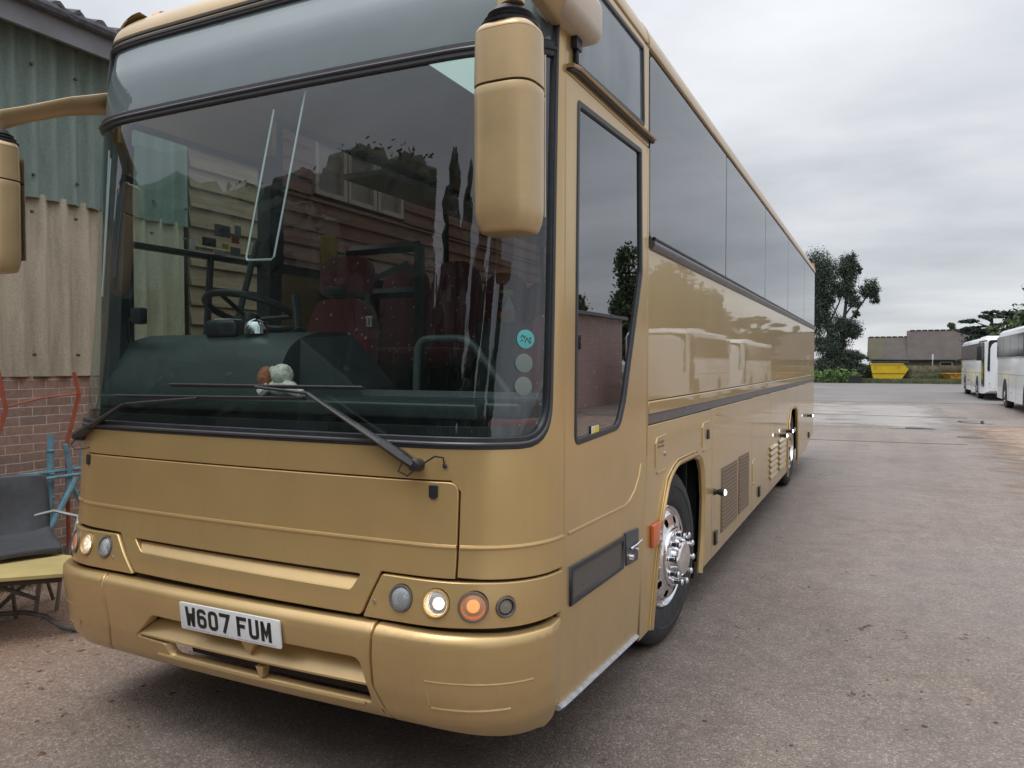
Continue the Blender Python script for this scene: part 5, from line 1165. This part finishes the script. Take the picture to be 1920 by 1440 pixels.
ced += [((-1.5, 0, 5.05), (.9, .7, .16)), ((-.5, 0, 5.4), (.8, .7, .2)), ((.1, 0, 5.8), (.75, .6, .18)), ((1.2, 0, 5.6), (.9, .7, .3)), ((1.8, 0, 5.2), (1, .8, .4)), ((-1.2, 0, 4.3), (1.1, .8, .35)), ((.4, 0, 3.4), (2.2, 1, .9))]
tree('dark spreading cedar with layered flat branches behind the white coaches', (10.2, 70, .02), [([(0, 0, -.02), (.1, 0, 3), (.1, 0, 5.9)], .35, .06)]+[([(0.05, 0, 2.5+i*.5), (math.cos(i*2.1)*1.8, math.sin(i*2.1), 3+i*.5)], .08, .03) for i in range(6)],
     ced, 24000, .09, LEAFD, 12, cat='tree', name='cedar_tree')
tree('mid green broadleaf tree at the right edge above the nearer white coach', (14.4, 66, .02), [([(0, 0, -.02), (0, 0, 4), (.3, 0, 7)], .3, .08), ([(0, 0, 3), (-1, 0, 5.2)], .1, .04)],
     [((-1.2, 0, 5.6), (1.2, 1.2, 1.2)), ((.3, 0, 6.6), (1.8, 1.6, 1.8)), ((-.9, 0, 7.0), (.8, .8, .7)), ((1.5, 0, 5.2), (1.6, 1.4, 1.5)), ((-.6, 0, 4.2), (1.5, 1.2, 1.0))], 14000, .12, LEAFM, 13)
tree('small round bush top rising behind the house ridge', (8.55, 84, .02), [([(0, 0, -.02), (0, 0, 4.6)], .12, .05)], [((0, 0, 5.2), (.42, .42, .5)), ((.1, 0, 4.6), (.6, .5, .4))], 1500, .09, LEAFM, 14)
# trees off to the right (they show mirrored in the door and flank)
tree('slim feathery tree mirrored in the coach door glass', (15.3, 46.5, .02), [([(0, 0, -.02), (0, 0, 8.5)], .25, .05)], [((0, 0, 8.0), (1.0, 1.0, 1.9)), ((.2, 0, 5.2), (1.4, 1.4, 2.1)), ((-.6, 0, 6.6), (.9, .9, 1.0)), ((0, 0, 3), (1.2, 1.2, 1.6))], 7000, .13, LEAFM, 15)
tree('bushy dark tree mirrored in the coach flank above the white coaches', (11.6, 45, .02), [([(0, 0, -.02), (0, 0, 6.5)], .3, .06)], [((.6, 0, 6.4), (1.9, 1.5, 1.7)), ((-1.0, 0, 4.4), (2.0, 1.5, 1.5)), ((1.9, 0, 4.3), (1.6, 1.5, 2.0)), ((-2.6, 0, 3.2), (1.4, 1.2, 1.0))], 9000, .16, LEAFM, 16)
tree('low rounded tree behind the brick outhouse wall', (20.4, 50, .02), [([(0, 0, -.02), (0, 0, 4)], .2, .06)], [((0, 0, 5.6), (1.3, 1.3, 1.1)), ((.4, 0, 4.2), (1.4, 1.3, 1.4))], 3500, .14, LEAFM, 17)
# trees behind the camera, mirrored in the windscreen
def pol(az, d, ox=.3): a = R_(az); return (ox+d*math.sin(a), .2+d*math.cos(a), 0)
def conif(label, az, d, h, wd_, seed, mt=LEAFD, n=9000, size=.09):
    x, y, _ = pol(az, d); cl = []
    rr_ = random.Random(seed)
    for i in range(16):
        t = i/15; z = .8+(h-.9)*t; rad = wd_*(1-.72*t**1.6)*rr_.uniform(.8, 1.1); cl.append(((rr_.uniform(-.2, .2)*wd_, rr_.uniform(-.2, .2)*wd_, z), (rad, rad, h/14)))
    return tree(label, (x, y, .02), [([(0, 0, -.02), (0, 0, h*.9)], .18, .04)], cl, n, size, mt, seed, name='conifer_tree', core=.85)
x_, y_, _ = pol(-144, 13)
tree('broad dark yew mirrored in the middle of the coach windscreen', (x_, y_, .02), [([(0, 0, -.02), (0, 0, 6.5)], .3, .06)], [((-1.3, .6, 6.4), (1.3, 1.3, 1.5)), ((-2.3, 1.5, 5.9), (1.2, 1.2, 1.4)), ((-2.4, 1.5, 3.8), (1.4, 1.4, 1.6)), ((0, 0, 6.8), (1.35, 1.3, 1.75)), ((1.0, -.65, 6.9), (1.0, 1.0, 1.6)), ((1.2, -.8, 4.6), (1.3, 1.2, 1.8)), ((1.9, -1.3, 3.3), (1.2, 1.1, 1.6)), ((-1.2, .7, 3.2), (1.6, 1.5, 1.5)), ((1.1, -.8, 2.2), (1.1, 1.1, 1.5)), ((-1, .7, 1.3), (1.6, 1.5, 1.2)), ((.2, 0, 4.0), (1.5, 1.4, 1.5)), ((.3, 0, 1.8), (1.6, 1.4, 1.7))], 46000, .06, LEAFD, 21, core=.97)
conif('slim dark cypress mirrored at the right of the windscreen', -162.5, 12, 7.8, 2.3, 22)
conif('tall cypress mirrored beside the near mirror housing', -173, 12.5, 7.6, 1.9, 23)
conif('dark fir mirrored near the windscreen corner', 174, 13, 7.4, 2.1, 24)
conif('leaning fir mirrored in the rounded windscreen corner', 161, 13, 7.4, 1.8, 25)
conif('dense fir standing out in the yard to the right', 150, 15, 6.5, 1.5, 26)
x_, y_, _ = pol(-125, 11)
tree('low bushy laurel mirrored at the left of the windscreen', (x_, y_, .02), [([(0, 0, -.02), (0, 0, 3)], .15, .05)], [((0, 0, 4.4), (1.9, 1.9, 2.0)), ((1.7, -1.3, 4.2), (1.7, 1.7, 2.0)), ((-1.6, 1.4, 4.0), (1.8, 1.8, 1.8)), ((-2.6, 2.8, 3.4), (1.8, 1.8, 1.8)), ((0, 0, 2.6), (2.1, 2.1, 1.6)), ((1.7, -1.3, 2.4), (1.9, 1.9, 1.6)), ((-2, 2, 2.2), (2, 2, 1.6)), ((.5, -.3, 1.0), (2.2, 2.2, 1.1)), ((-1.8, 1.8, 1.0), (2.2, 2.2, 1.1)), ((2.4, -1.8, 1.0), (1.6, 1.6, 1.1))], 16000, .10, LEAFD, 27, core=.88)
hb = thing('hedge', 'low bright green bramble hedge beside the yellow skip', 'hedge', (-1.3, 67, .02))
leaves('foliage', hb, [((-3.9+i*.58, 66.9+.15*math.sin(i), .5+.08*math.sin(i*2)), (.6, .5, .62)) for i in range(8)], 9000, .07, LEAFB, 31)
DRY = leaf_mat('dry_weeds', (.13, .12, .07), (.25, .22, .14))
def weeds(name, label, xs, y, h, n, seed, mt=DRY):
    r = np.random.default_rng(seed); V = []; Fs = []
    for i in range(n):
        x = r.uniform(*xs); yy = y+r.uniform(-.6, .9); hh = h*r.uniform(.45, 1.1); dx, dy = r.normal(size=2)*.12*hh; w_ = .03; o = len(V)
        V += [(x-w_, yy, 0.02), (x+w_, yy, 0.02), (x+dx+w_*.4, yy+dy, hh), (x+dx-w_*.4, yy+dy, hh), (x+dx-.1, yy+dy, hh*.8), (x+dx+.1, yy+dy, hh*.9), (x+dx, yy+dy, hh*1.1)]
        Fs += [(o, o+1, o+2, o+3), (o+4, o+5, o+6)]
    me = bpy.data.meshes.new(name); me.from_pydata(V, [], Fs); o = link(name, me, None, [mt]); o['kind'] = 'stuff'; tag(o, label, 'weeds'); return o
weeds('tall_weeds', 'tall dry weeds and seed heads between the skips and the house', (-3, 14), 71.9, 1.25, 9500, 41)
weeds('grass', 'rough green grass along the far edge of the yard', (-4, 30), 67.2, .35, 7000, 42, VERGE)
weeds('nettles', 'green nettles growing low around the skips', (4.6, 16), 70.4, .7, 3600, 43, VERGE)
rg = np.random.default_rng(8); V = []; Fs = []
for i in range(2600):
    x, y = -3.98+abs(rg.normal())*.35, rg.uniform(-.5, 3.2); h = rg.uniform(.03, .16); dx, dy = rg.normal(size=2)*.05; o = len(V); V += [(x-.004, y, 0), (x+.004, y, 0), (x+dx, y+dy, h)]; Fs.append((o, o+1, o+2))
me = bpy.data.meshes.new('grass'); me.from_pydata(V, [], Fs); o_ = link('grass', me, None, [LEAFM]); o_['kind'] = 'stuff'; tag(o_, 'thin tufts of grass along the foot of the brick wall', 'grass')

# =================================================================== FAR BUILDINGS
ROOFT = mat('brown_roof_tile', (.085, .070, .065), .85, noise=.14, nscale=1.2, aniso_detail=9, bump=.02, bscale=6)
MOSS = mat('mossy_roof_tile', (.095, .085, .055), .9, noise=.12, nscale=2)
house = thing('bungalow', 'long low bungalow with stepped brown tiled roof behind the yellow skip', 'house', (5, 78, 0))
HB = brick_mat('buff_brick', (.21, .18, .13), (.18, .15, .11), (.24, .21, .17), 'xz')
MB().box((1.45, 76.4, 0), (13, 80.8, 2.0)).build('wall', HB, house, smooth=0)
def gable(mb, x0, x1, ze, zr, y0=76.0, ym=78.6, y1=81.2, th=.09):
    mb.add([(x0, y0, ze), (x0, ym, zr), (x0, y1, ze), (x1, y0, ze), (x1, ym, zr), (x1, y1, ze), (x0, y0, ze-th), (x0, y1, ze-th), (x1, y0, ze-th), (x1, y1, ze-th)],
           [(0, 1, 4, 3), (1, 2, 5, 4), (0, 6, 7, 2, 1), (3, 4, 5, 9, 8), (0, 3, 8, 6), (2, 7, 9, 5), (6, 8, 9, 7)])
q = MB(); gable(q, 1.10, 4.42, 2.03, 4.15); gable(q, 4.425, 13.3, 2.03, 4.72); 
for i in range(17): q.rbox((1.2+i*.5, 78.5, (4.15 if i < 7 else 4.72)-.02), (1.62+i*.5, 78.7, (4.15 if i < 7 else 4.72)+.07), .03, 2)
q.build('roof', ROOFT, house, smooth=0)
MB().add([(1.12, 75.99, 2.05), (2.45, 75.99, 2.05), (2.6, 78.4, 4.02), (1.12, 78.4, 4.02)], [(0, 1, 2, 3)]).add([(1.12, 76.02, 2.02), (2.45, 76.02, 2.02), (2.6, 78.43, 3.99), (1.12, 78.43, 3.99)], [(0, 3, 2, 1)]).build('moss_patch', MOSS, house, smooth=0)
q = MB(); q.tube([(1.1, 75.93, 1.96), (13.2, 75.93, 1.96)], .05, 6); q.box((1.1, 75.98, 1.86), (13.2, 76.0, 1.93)); q.build('gutter', mat('dark_gutter', (.05, .05, .055), .5), house, smooth=0)
q = MB(); q.box((1.3, 76.35, 1.72), (4.6, 76.39, 1.84)); q.build('fascia', mat('white_upvc', (.7, .7, .7), .4), house, smooth=0)
q = MB(); q.box((7.05, 76.34, 1.38), (8.05, 76.38, 1.44)).box((7.05, 76.34, 1.72), (8.05, 76.38, 1.78)).box((7.05, 76.34, 1.441), (7.12, 76.38, 1.719)).box((7.98, 76.34, 1.441), (8.05, 76.38, 1.719)); wn = q.build('window', MATS['white_upvc'], house, smooth=0)
MB().box((7.12, 76.36, 1.44), (7.98, 76.37, 1.72)).build('pane', mat('dark_pane', (.03, .03, .035), .1), wn, smooth=0)
pl_ = thing('post', 'thin white post with a small white sign standing before the bungalow', 'post', (6.3, 73, 0))
q = MB(); q.tube([(6.3, 73, 0), (6.3, 73, 2.1)], .035, 8); q.build('pole', mat('white_post', (.55, .56, .56), .5), pl_); MB().box((6.24, 72.94, 1.95), (6.38, 72.955, 2.42)).build('sign_plate', MATS['white_upvc'], pl_, smooth=0)

# =================================================================== SKIPS
def skip(name, label, loc, mt, Lt=3.1, Lb=2.05, W=1.75, H=1.55, off=.35, rotz=0, group=None):
    t = thing(name, label, 'skip', loc, group); t.rotation_euler.z = rotz
    q = MB(); th = .05
    side = [(-Lb/2, .06), (Lb/2, .06), (Lt/2+.38, H*.72), (Lt/2, H), (-Lt/2, H)]
    base = T(*loc) @ rot('Z', math.degrees(rotz))
    n = len(side)
    for y0, y1 in ((-W/2, -W/2+th), (W/2-th, W/2)):
        q.prism(side, y1-y0, base @ Matrix(((1, 0, 0, 0), (0, 0, -1, y1), (0, 1, 0, 0), (0, 0, 0, 1))))
    for i in (0, 1, 2, 4):
        a, b = side[i], side[(i+1) % n]
        if i == 3: continue
        q.add([base @ Vector((a[0], -W/2+th, a[1])), base @ Vector((b[0], -W/2+th, b[1])), base @ Vector((b[0], W/2-th, b[1])), base @ Vector((a[0], W/2-th, a[1]))], [(0, 1, 2, 3)])
    q.build('hull', mt, t, smooth=0)
    q = MB()
    q.tube([base @ Vector(p) for p in ((-Lt/2, -W/2-.02, H), (Lt/2, -W/2-.02, H), (Lt/2, W/2+.02, H), (-Lt/2, W/2+.02, H))], .05, 6, closed=True)
    q.build('rim_tube', mt, t)
    q = MB(); q.box((-Lt/2*.93, -W/2-.05, H*.50), (Lt/2*1.08, -W/2-.003, H*.53), base); q.box((-Lb/2, -W/2-.04, .0), (Lb/2, -W/2+.3, .058), base).box((-Lb/2, W/2-.3, .0), (Lb/2, W/2+.04, .058), base)
    for x in (-.9, .9): q.tube([base @ Vector((x, -W/2-.01, H*.85)), base @ Vector((x, -W/2-.12, H*.85))], .05, 10)
    q.build('stiffener', mat('worn_yellow', (.40, .26, .02), .6, noise=.3, nscale=6), t, smooth=0)
    return t
YEL = mat('skip_yellow_paint', (.62, .42, .012), .5, noise=.08, nscale=2.5, aniso_detail=8)
skip('skip', 'bright yellow steel skip standing alone before the bungalow', (2.72, 70.9, .02), YEL, 2.55, 2.0)
skip('skip', 'lower orange-brown rusty skip half hidden behind the far white coach', (8.3, 69.5, .02), mat('rusty_skip', (.42, .21, .03), .7, noise=.35, nscale=4), 2.9, 2.0, 1.7, .78, rotz=.15)
tank = thing('gas_tank', 'pale rounded gas tank behind the rusty skip', 'tank', (7.45, 74.2, 0))
q = MB(); q.lathe([(.0005, -.6), (.25, -.55), (.4, -.4), (.42, 0), (.4, .4), (.25, .55), (.0005, .6)], T(7.75, 74.2, .85) @ rot('Y', 90), 20); q.box((7.35, 74.0, 0), (7.45, 74.4, .6)).box((8.0, 74.0, 0), (8.1, 74.4, .6)); q.build('tank_body', mat('pale_blue_grey', (.42, .50, .52), .5), tank)
bn = thing('crate', 'low black plastic crate at the end of the green hedge', 'crate', (.35, 66.6, .02))
q = MB(); q.box((-.10, 66.3, .02), (.85, 66.9, .07)); q.box((-.10, 66.3, .071), (-.06, 66.9, .58)).box((.81, 66.3, .071), (.85, 66.9, .58)).box((-.059, 66.3, .071), (.809, 66.34, .58)).box((-.059, 66.86, .071), (.809, 66.9, .58)).box((-.12, 66.27, .50), (.87, 66.295, .58)); q.build('crate_body', PLAS, bn, smooth=0)

# =================================================================== WHITE COACHES
WHITE = mat('white_coach_paint', (.72, .74, .76), .3, 0, .6, .1, noise=.03, nscale=3)
WGL = glass('white_coach_glass', (.10, .11, .12), 1.6, film=((.05, .055, .06), .6)); WGP = mat('dark_coach_glass', (.018, .021, .025), .10, spec=.32, noise=.3, nscale=1.5)
def white_coach(label, x0, yf, Ln, H, Wd2, wheels, livery=None, yaw=0):
    # side facing -x at x0, front facing -y at yf
    t = thing('white_coach', label, 'coach', (x0+Wd2/2, yf+Ln/2, 0), 'white coaches parked across the yard'); B = T(x0, yf, 0)
    M_ = T(x0, yf, 0) @ rot('Z', yaw); t_ = t
    def bld(q, *a, **k): return q.build(*a, **k)
    q = MB(); # body section rings along y with rounded roof
    rows = []
    zb = .30
    for y, ins, hd in ((0, .25, .30), (.05, .12, .16), (.2, .03, .05), (.6, 0, 0), (Ln-.6, 0, 0), (Ln-.15, .04, .06), (Ln, .2, .25)):
        sec = [(ins, zb+hd*.5), (ins, H-.30-hd), (ins+.05, H-.14-hd), (ins+.16, H-.04-hd), (ins+.4, H-hd), (Wd2-ins-.4, H-hd), (Wd2-ins-.16, H-.04-hd), (Wd2-ins-.05, H-.14-hd), (Wd2-ins, H-.30-hd), (Wd2-ins, zb+hd*.5)]
        rows.append([M_ @ Vector((x, y, z)) for x, z in sec])
    n = 10; vs = [p for r_ in rows for p in r_]; fs = [(i*n+j, i*n+(j+1) % n, (i+1)*n+(j+1) % n, (i+1)*n+j) for i in range(6) for j in range(n)]; fs += [tuple(reversed(range(n))), tuple(range(6*n, 7*n))]
    q.add(vs, fs); body = q.build('body', WHITE, t, smooth=30)
    zw0, zw1 = H*.635, H*.90; nw = int((Ln-1.6)/1.45)
    for k in range(nw):
        ya = 1.15+k*(Ln-1.5)/nw; yb = 1.15+(k+1)*(Ln-1.5)/nw-.03; q = MB(); q.prism(rounded([(ya, zw0), (yb, zw0), (yb, zw1), (ya, zw1)], .03, 3), .012, M_ @ Matrix(((0, 0, -1, .001), (1, 0, 0, 0), (0, 1, 0, 0), (0, 0, 0, 1)))); q.build('side_window', WGP, t, smooth=0)
    q = MB(); q.prism(rounded([(.12, H*.45), (Wd2-.12, H*.45), (Wd2-.16, H*.93), (.16, H*.93)], .12, 4), .05, M_ @ Matrix(((1, 0, 0, 0), (0, 0, -1, .06), (0, 1, 0, 0), (0, 0, 0, 1)))); q.build('windscreen', WGP, t)
    q = MB(); q.prism(rounded([(.18, .62), (.9, .62), (.98, H*.9), (.22, H*.9)], .05, 3), .012, M_ @ Matrix(((0, 0, -1, .002), (1, 0, 0, 0), (0, 1, 0, 0), (0, 0, 0, 1)))); d_ = q.build('door', WGP, t, smooth=0)
    q = MB(); q.box((-.006, .3, zw0-.05), (-.002, Ln-.2, zw0-.025), M_).box((-.006, 1.0, H*.42), (-.002, Ln-.3, H*.425), M_)
    for k in range(5): q.box((-.006, 1.6+k*1.7, .34), (-.002, 1.61+k*1.7, H*.42), M_)
    q.build('trim_line', mat('grey_line', (.22, .23, .24), .5), t, smooth=0)
    q = MB(); q.box((-.03, 2, H-.06), (.6, 3.6, H+.02), M_) if 0 else q.rbox((.5, Ln*.4, H-.03), (Wd2-.5, Ln*.4+2.2, H+.12), .08, 3, M_); q.build('roof_unit', WHITE, t)
    for wy in wheels:
        q = MB(); q.prism(arc((wy, .52), .56, 0, 180, 12)+[(wy-.56, .29), (wy+.56, .29)], .02, M_ @ Matrix(((0, 0, -1, .012), (1, 0, 0, 0), (0, 1, 0, 0), (0, 0, 0, 1)))); q.build('wheel_arch', UND, t, smooth=0)
        for xx, s_ in ((.02, -1), (Wd2-.26, 1)):
            Mw = M_ @ T(xx, wy, .48) @ rot('Y', 90 if s_ > 0 else -90) @ (T(0, 0, -.24) if s_ < 0 else T(0, 0, 0)); q = MB(); q.lathe([(.0005, 0), (.44, 0), (.48, .03), (.48, .22), (.44, .25), (.27, .255)], Mw, 28); w_ = q.build('wheel', TYRE, t)
            q = MB(); q.lathe([(.27, .258), (.24, .24), (.14, .235), (.12, .275), (.0005, .28)], Mw, 24); q.build('hub', mat('pale_hub', (.6, .6, .62), .25, .6), w_)
    q = MB(); q.tube([M_ @ Vector(p) for p in ((.1, .1, H*.92), (-.2, -.25, H*.9), (-.22, -.3, H*.84))], .03, 6); q.rbox((-.32, -.36, H*.62), (-.12, -.24, H*.84), .03, 2, M_); q.build('mirror', PLAS, t)
    q = MB()
    for xx in (.28, Wd2-.28): q.lathe([(.10, 0), (.09, .02), (.0005, .03)], M_ @ T(xx, .035, .75) @ rot('X', 90), 16)
    q.build('headlight', LENS if 0 else CHROME, t)
    q = MB(); q.box((.5, .0, .55), (1.05, .045, .66), M_) if 0 else q.box((Wd2/2-.27, -.01, .48), (Wd2/2+.27, .03, .59), M_); q.build('number_plate', MATS['plate_white'], t, smooth=0)
    q = MB()
    for k in range(7): q.lathe([(.02, 0), (.015, .02), (.0005, .022)], M_ @ T(-.002, 1.4+k*1.45, .62) @ rot('Y', -90), 8)
    q.build('side_lamp', AMBER, t)
    if livery:
        q = MB(); Ml = M_ @ Matrix(((0, 0, -1, -.002), (1, 0, 0, 0), (0, 1, 0, 0), (0, 0, 0, 1)))
        for pts, w_ in livery: stroke(q, pts, Ml, w_, .004, 0)
        q.build('gold_livery', mat('livery_gold', (.36, .27, .12), .5), t, smooth=0)
    return t
liv = [([(10.3, 1.62), (10.0, 1.45), (9.5, 1.55), (9.8, 1.72), (10.1, 1.5), (9.7, 1.2), (9.2, 1.05)], .10), ([(9.2, 1.5), (8.9, 1.2), (8.5, 1.4), (8.8, 1.45), (8.5, 1.15)], .09), ([(8.2, 1.4), (7.9, 1.15), (7.7, 1.4)], .09), ([(7.6, 1.4), (7.3, 1.0), (6.9, .7)], .09), ([(6.9, .7), (6.2, .85), (5.0, .72), (3.6, .55), (2.6, .60)], .07), ([(6.6, .62), (5.6, .6), (4.6, .5)], .05)]
white_coach('white coach with gold swirling lettering, farther of the two, its dark windscreen showing', 6.35, 36.6, 10.9, 2.86, 2.4, (2.55, 8.3), liv)
white_coach('plain white coach cut by the right edge of the picture, nearer of the two', 6.45, 25.2, 8.5, 2.95, 2.45, (1.3, 5.9))
# brick outhouse right of the coaches
oh = thing('brick_outhouse', 'low red brick outhouse with grey felt roof, seen mirrored in the coach door', 'outhouse', (14, 25.5, 0))
MB().box((10.0, 17, 0), (15, 28.5, 3.45)).build('wall', brick_mat('outhouse_brick', (.52, .34, .29), (.42, .28, .24), (.70, .64, .60)), oh, smooth=0)
MB().box((9.8, 16.8, 3.46), (15.3, 28.7, 3.58)).build('roof', mat('grey_felt', (.2, .2, .21), .8), oh, smooth=0)
MB().box((9.975, 21.8, 2.2), (9.99, 23.6, 2.7)).build('high_window', WGP, oh, smooth=0)

# =================================================================== LEFT YARD CLUTTER
BLUE = mat('pale_blue_paint', (.16, .30, .38), .55, noise=.25, nscale=14)
REDP = mat('rust_red_paint', (.36, .085, .045), .55, noise=.2, nscale=18)
rk = thing('cycle_frame', 'pale blue tubular rack with crossed legs standing against the brick wall', 'rack', (-3.4, 1.5, 0))
q = MB()
q.tube([(-3.4, 1.40, 0), (-3.41, 1.42, .6), (-3.42, 1.44, 1.10)], .026, 8)
q.build('post', BLUE, rk)
q = MB(); q.tube([(-3.40, .6, .815), (-3.40, 1.75, .815)], .016, 8); q.tube([(-3.36, .6, .775), (-3.36, 1.75, .775)], .013, 8); q.build('cross_rail', BLUE, rk)
for a in ([(-3.38, 1.20, .0), (-3.38, 1.34, .32), (-3.38, 1.55, .66), (-3.38, 1.56, .84), (-3.38, 1.53, 1.02)], [(-3.36, 1.36, .0), (-3.36, 1.22, .30), (-3.36, .95, .02)], [(-3.35, 1.55, .70), (-3.35, 1.66, .50), (-3.35, 1.62, .2), (-3.35, 1.62, .0)], [(-3.3, 1.56, .76), (-3.3, 1.36, .42), (-3.3, 1.22, .18), (-3.3, 1.12, 0)], [(-3.44, 1.75, 1.14), (-3.44, 1.70, .9), (-3.44, 1.72, .5), (-3.44, 1.74, 0)]):
    q = MB(); q.tube(a, .020, 8); q.build('leg', BLUE, rk)
q = MB()
for z_ in (.98, .80, .62, .40): q.lathe([(.026, -.012), (.03, 0), (.026, .012)], T(-3.41, 1.43, z_), 10)
q.build('clamp', BLUE, rk)
rp_ = thing('handle_frame', 'bent rust-red tubular frame rising above the blue rack', 'frame', (-3.4, 1.4, 0))
q = MB(); q.tube([(-3.4, 1.555, 0.0), (-3.4, 1.555, .9), (-3.4, 1.56, 1.05), (-3.4, 1.66, 1.40), (-3.4, 1.62, 1.58)], .015, 8); q.tube([(-3.4, 1.03, 0), (-3.4, 1.03, 1.10), (-3.4, 1.10, 1.31), (-3.4, 1.05, 1.60)], .015, 8); q.build('upright', REDP, rp_)
q = MB(); q.tube([(-3.4, 1.09, 1.33), (-3.4, 1.35, 1.385), (-3.4, 1.66, 1.41)], .008, 6); q.build('cross_wire', REDP, rp_)
# grey plastic chair
ch = thing('plastic_chair', 'dark grey plastic shell chair with bent tube arms beside the yellow board', 'chair', (-2.85, .9, 0))
q = MB(); rows = []
for z_, x_, w_, rd in ((.885, -2.97, .20, 0), (.87, -2.96, .225, .0), (.75, -2.94, .235, .01), (.60, -2.90, .235, .03), (.50, -2.84, .23, .03), (.465, -2.75, .235, .015), (.465, -2.55, .235, .0), (.455, -2.48, .225, -.01), (.43, -2.465, .21, -.015)):
    rows.append([Vector((x_+.05*((j-8)/8)**2*(1 if z_ > .5 else 0), .86+w_*(j-8)/8, z_+rd*((j-8)/8)**2)) for j in range(17)])
q.grid(rows)
M0 = rot('Z', -35)
for i in range(len(q.v)):
    p = Vector(q.v[i])-Vector((-2.75, .86, 0)); q.v[i] = tuple(rot('Z', -22) @ p+Vector((-2.80, .78, 0)))
sh_ = q.build('seat_shell', mat('charcoal_plastic', (.055, .058, .065), .5, noise=.15, nscale=20), ch)
sm = sh_.modifiers.new('thickness', 'SOLIDIFY'); sm.thickness = .012
TUB = mat('dull_tube', (.16, .14, .13), .45, .6, noise=.3, nscale=20)
for a in ([(-2.62, 1.22, .60), (-2.66, 1.12, .62), (-2.80, 1.08, .60)], ):
    q = MB(); q.tube([(-2.90, .93, .60), (-2.78, 1.05, .635), (-2.60, 1.10, .60), (-2.50, 1.0, .50), (-2.58, .95, .2), (-2.62, .95, 0)], .013, 8); q.build('arm_tube', mat('pale_tube', (.4, .4, .38), .35, .8), ch)
for a in ([(-2.72, .70, .45), (-2.68, .72, 0)], [(-2.85, .95, .45), (-2.86, 1.08, 0)], [(-3.05, .5, .45), (-3.12, .40, 0)], [(-3.1, .75, .45), (-3.22, .8, 0)]):
    q = MB(); q.tube(a, .012, 8); q.build('leg', TUB, ch)
# plywood topped trolley
PLY = mat('yellow_plywood', (.43, .34, .14), .75, noise=.16, nscale=4, aniso_detail=8)
cart = thing('board_trestle', 'sheet of yellow plywood on a low bent-tube trestle beside the coach front', 'trestle', (-2.5, .6, 0))
q = MB(); q.add([(-3.3, .78, .385), (-2.38, .90, .385), (-2.0, .62, .385), (-2.75, -.1, .385), (-3.3, .78, .405), (-2.38, .90, .405), (-2.0, .62, .405), (-2.75, -.1, .405)], [(0, 3, 2, 1), (4, 5, 6, 7), (0, 1, 5, 4), (1, 2, 6, 5), (2, 3, 7, 6), (3, 0, 4, 7)])
q.build('board', PLY, cart, smooth=0)
q = MB(); q.add([(-3.25, .74, .345), (-2.4, .86, .345), (-2.06, .62, .345), (-2.74, -.02, .345), (-3.25, .74, .383), (-2.4, .86, .383), (-2.06, .62, .383), (-2.74, -.02, .383)], [(0, 3, 2, 1), (4, 5, 6, 7), (0, 1, 5, 4), (1, 2, 6, 5), (2, 3, 7, 6), (3, 0, 4, 7)]); q.build('board_frame', mat('dark_brown_batten', (.06, .045, .035), .8), cart, smooth=0)
q = MB(); q.tube([(-2.9, .3, .07), (-2.7, .50, .085), (-2.45, .64, .10), (-2.28, .66, .095), (-2.18, .70, .03), (-2.10, .74, .014), (-2.02, .80, .014)], .016, 8)
q.tube([(-2.98, .05, .05), (-2.62, .30, .05), (-2.5, .2, .02)], .014, 8); q.build('base_tube', TUB, cart)
for a in ([(-2.35, .68, .35), (-2.38, .66, .10)], [(-2.40, .70, .35), (-2.70, .55, .05)], [(-2.55, .42, .35), (-2.38, .68, .18)], [(-3.1, .7, .35), (-3.1, .7, .0)], [(-2.75, .05, .35), (-2.78, .15, .0)]):
    q = MB(); q.tube(a, .013, 8); q.build('leg', TUB, cart)

# every top-level helper sanity: nothing else
for o in list(sc.objects):
    if o.type == 'MESH' and o.parent is None and 'kind' not in o and 'label' not in o: print('untagged', o.name)
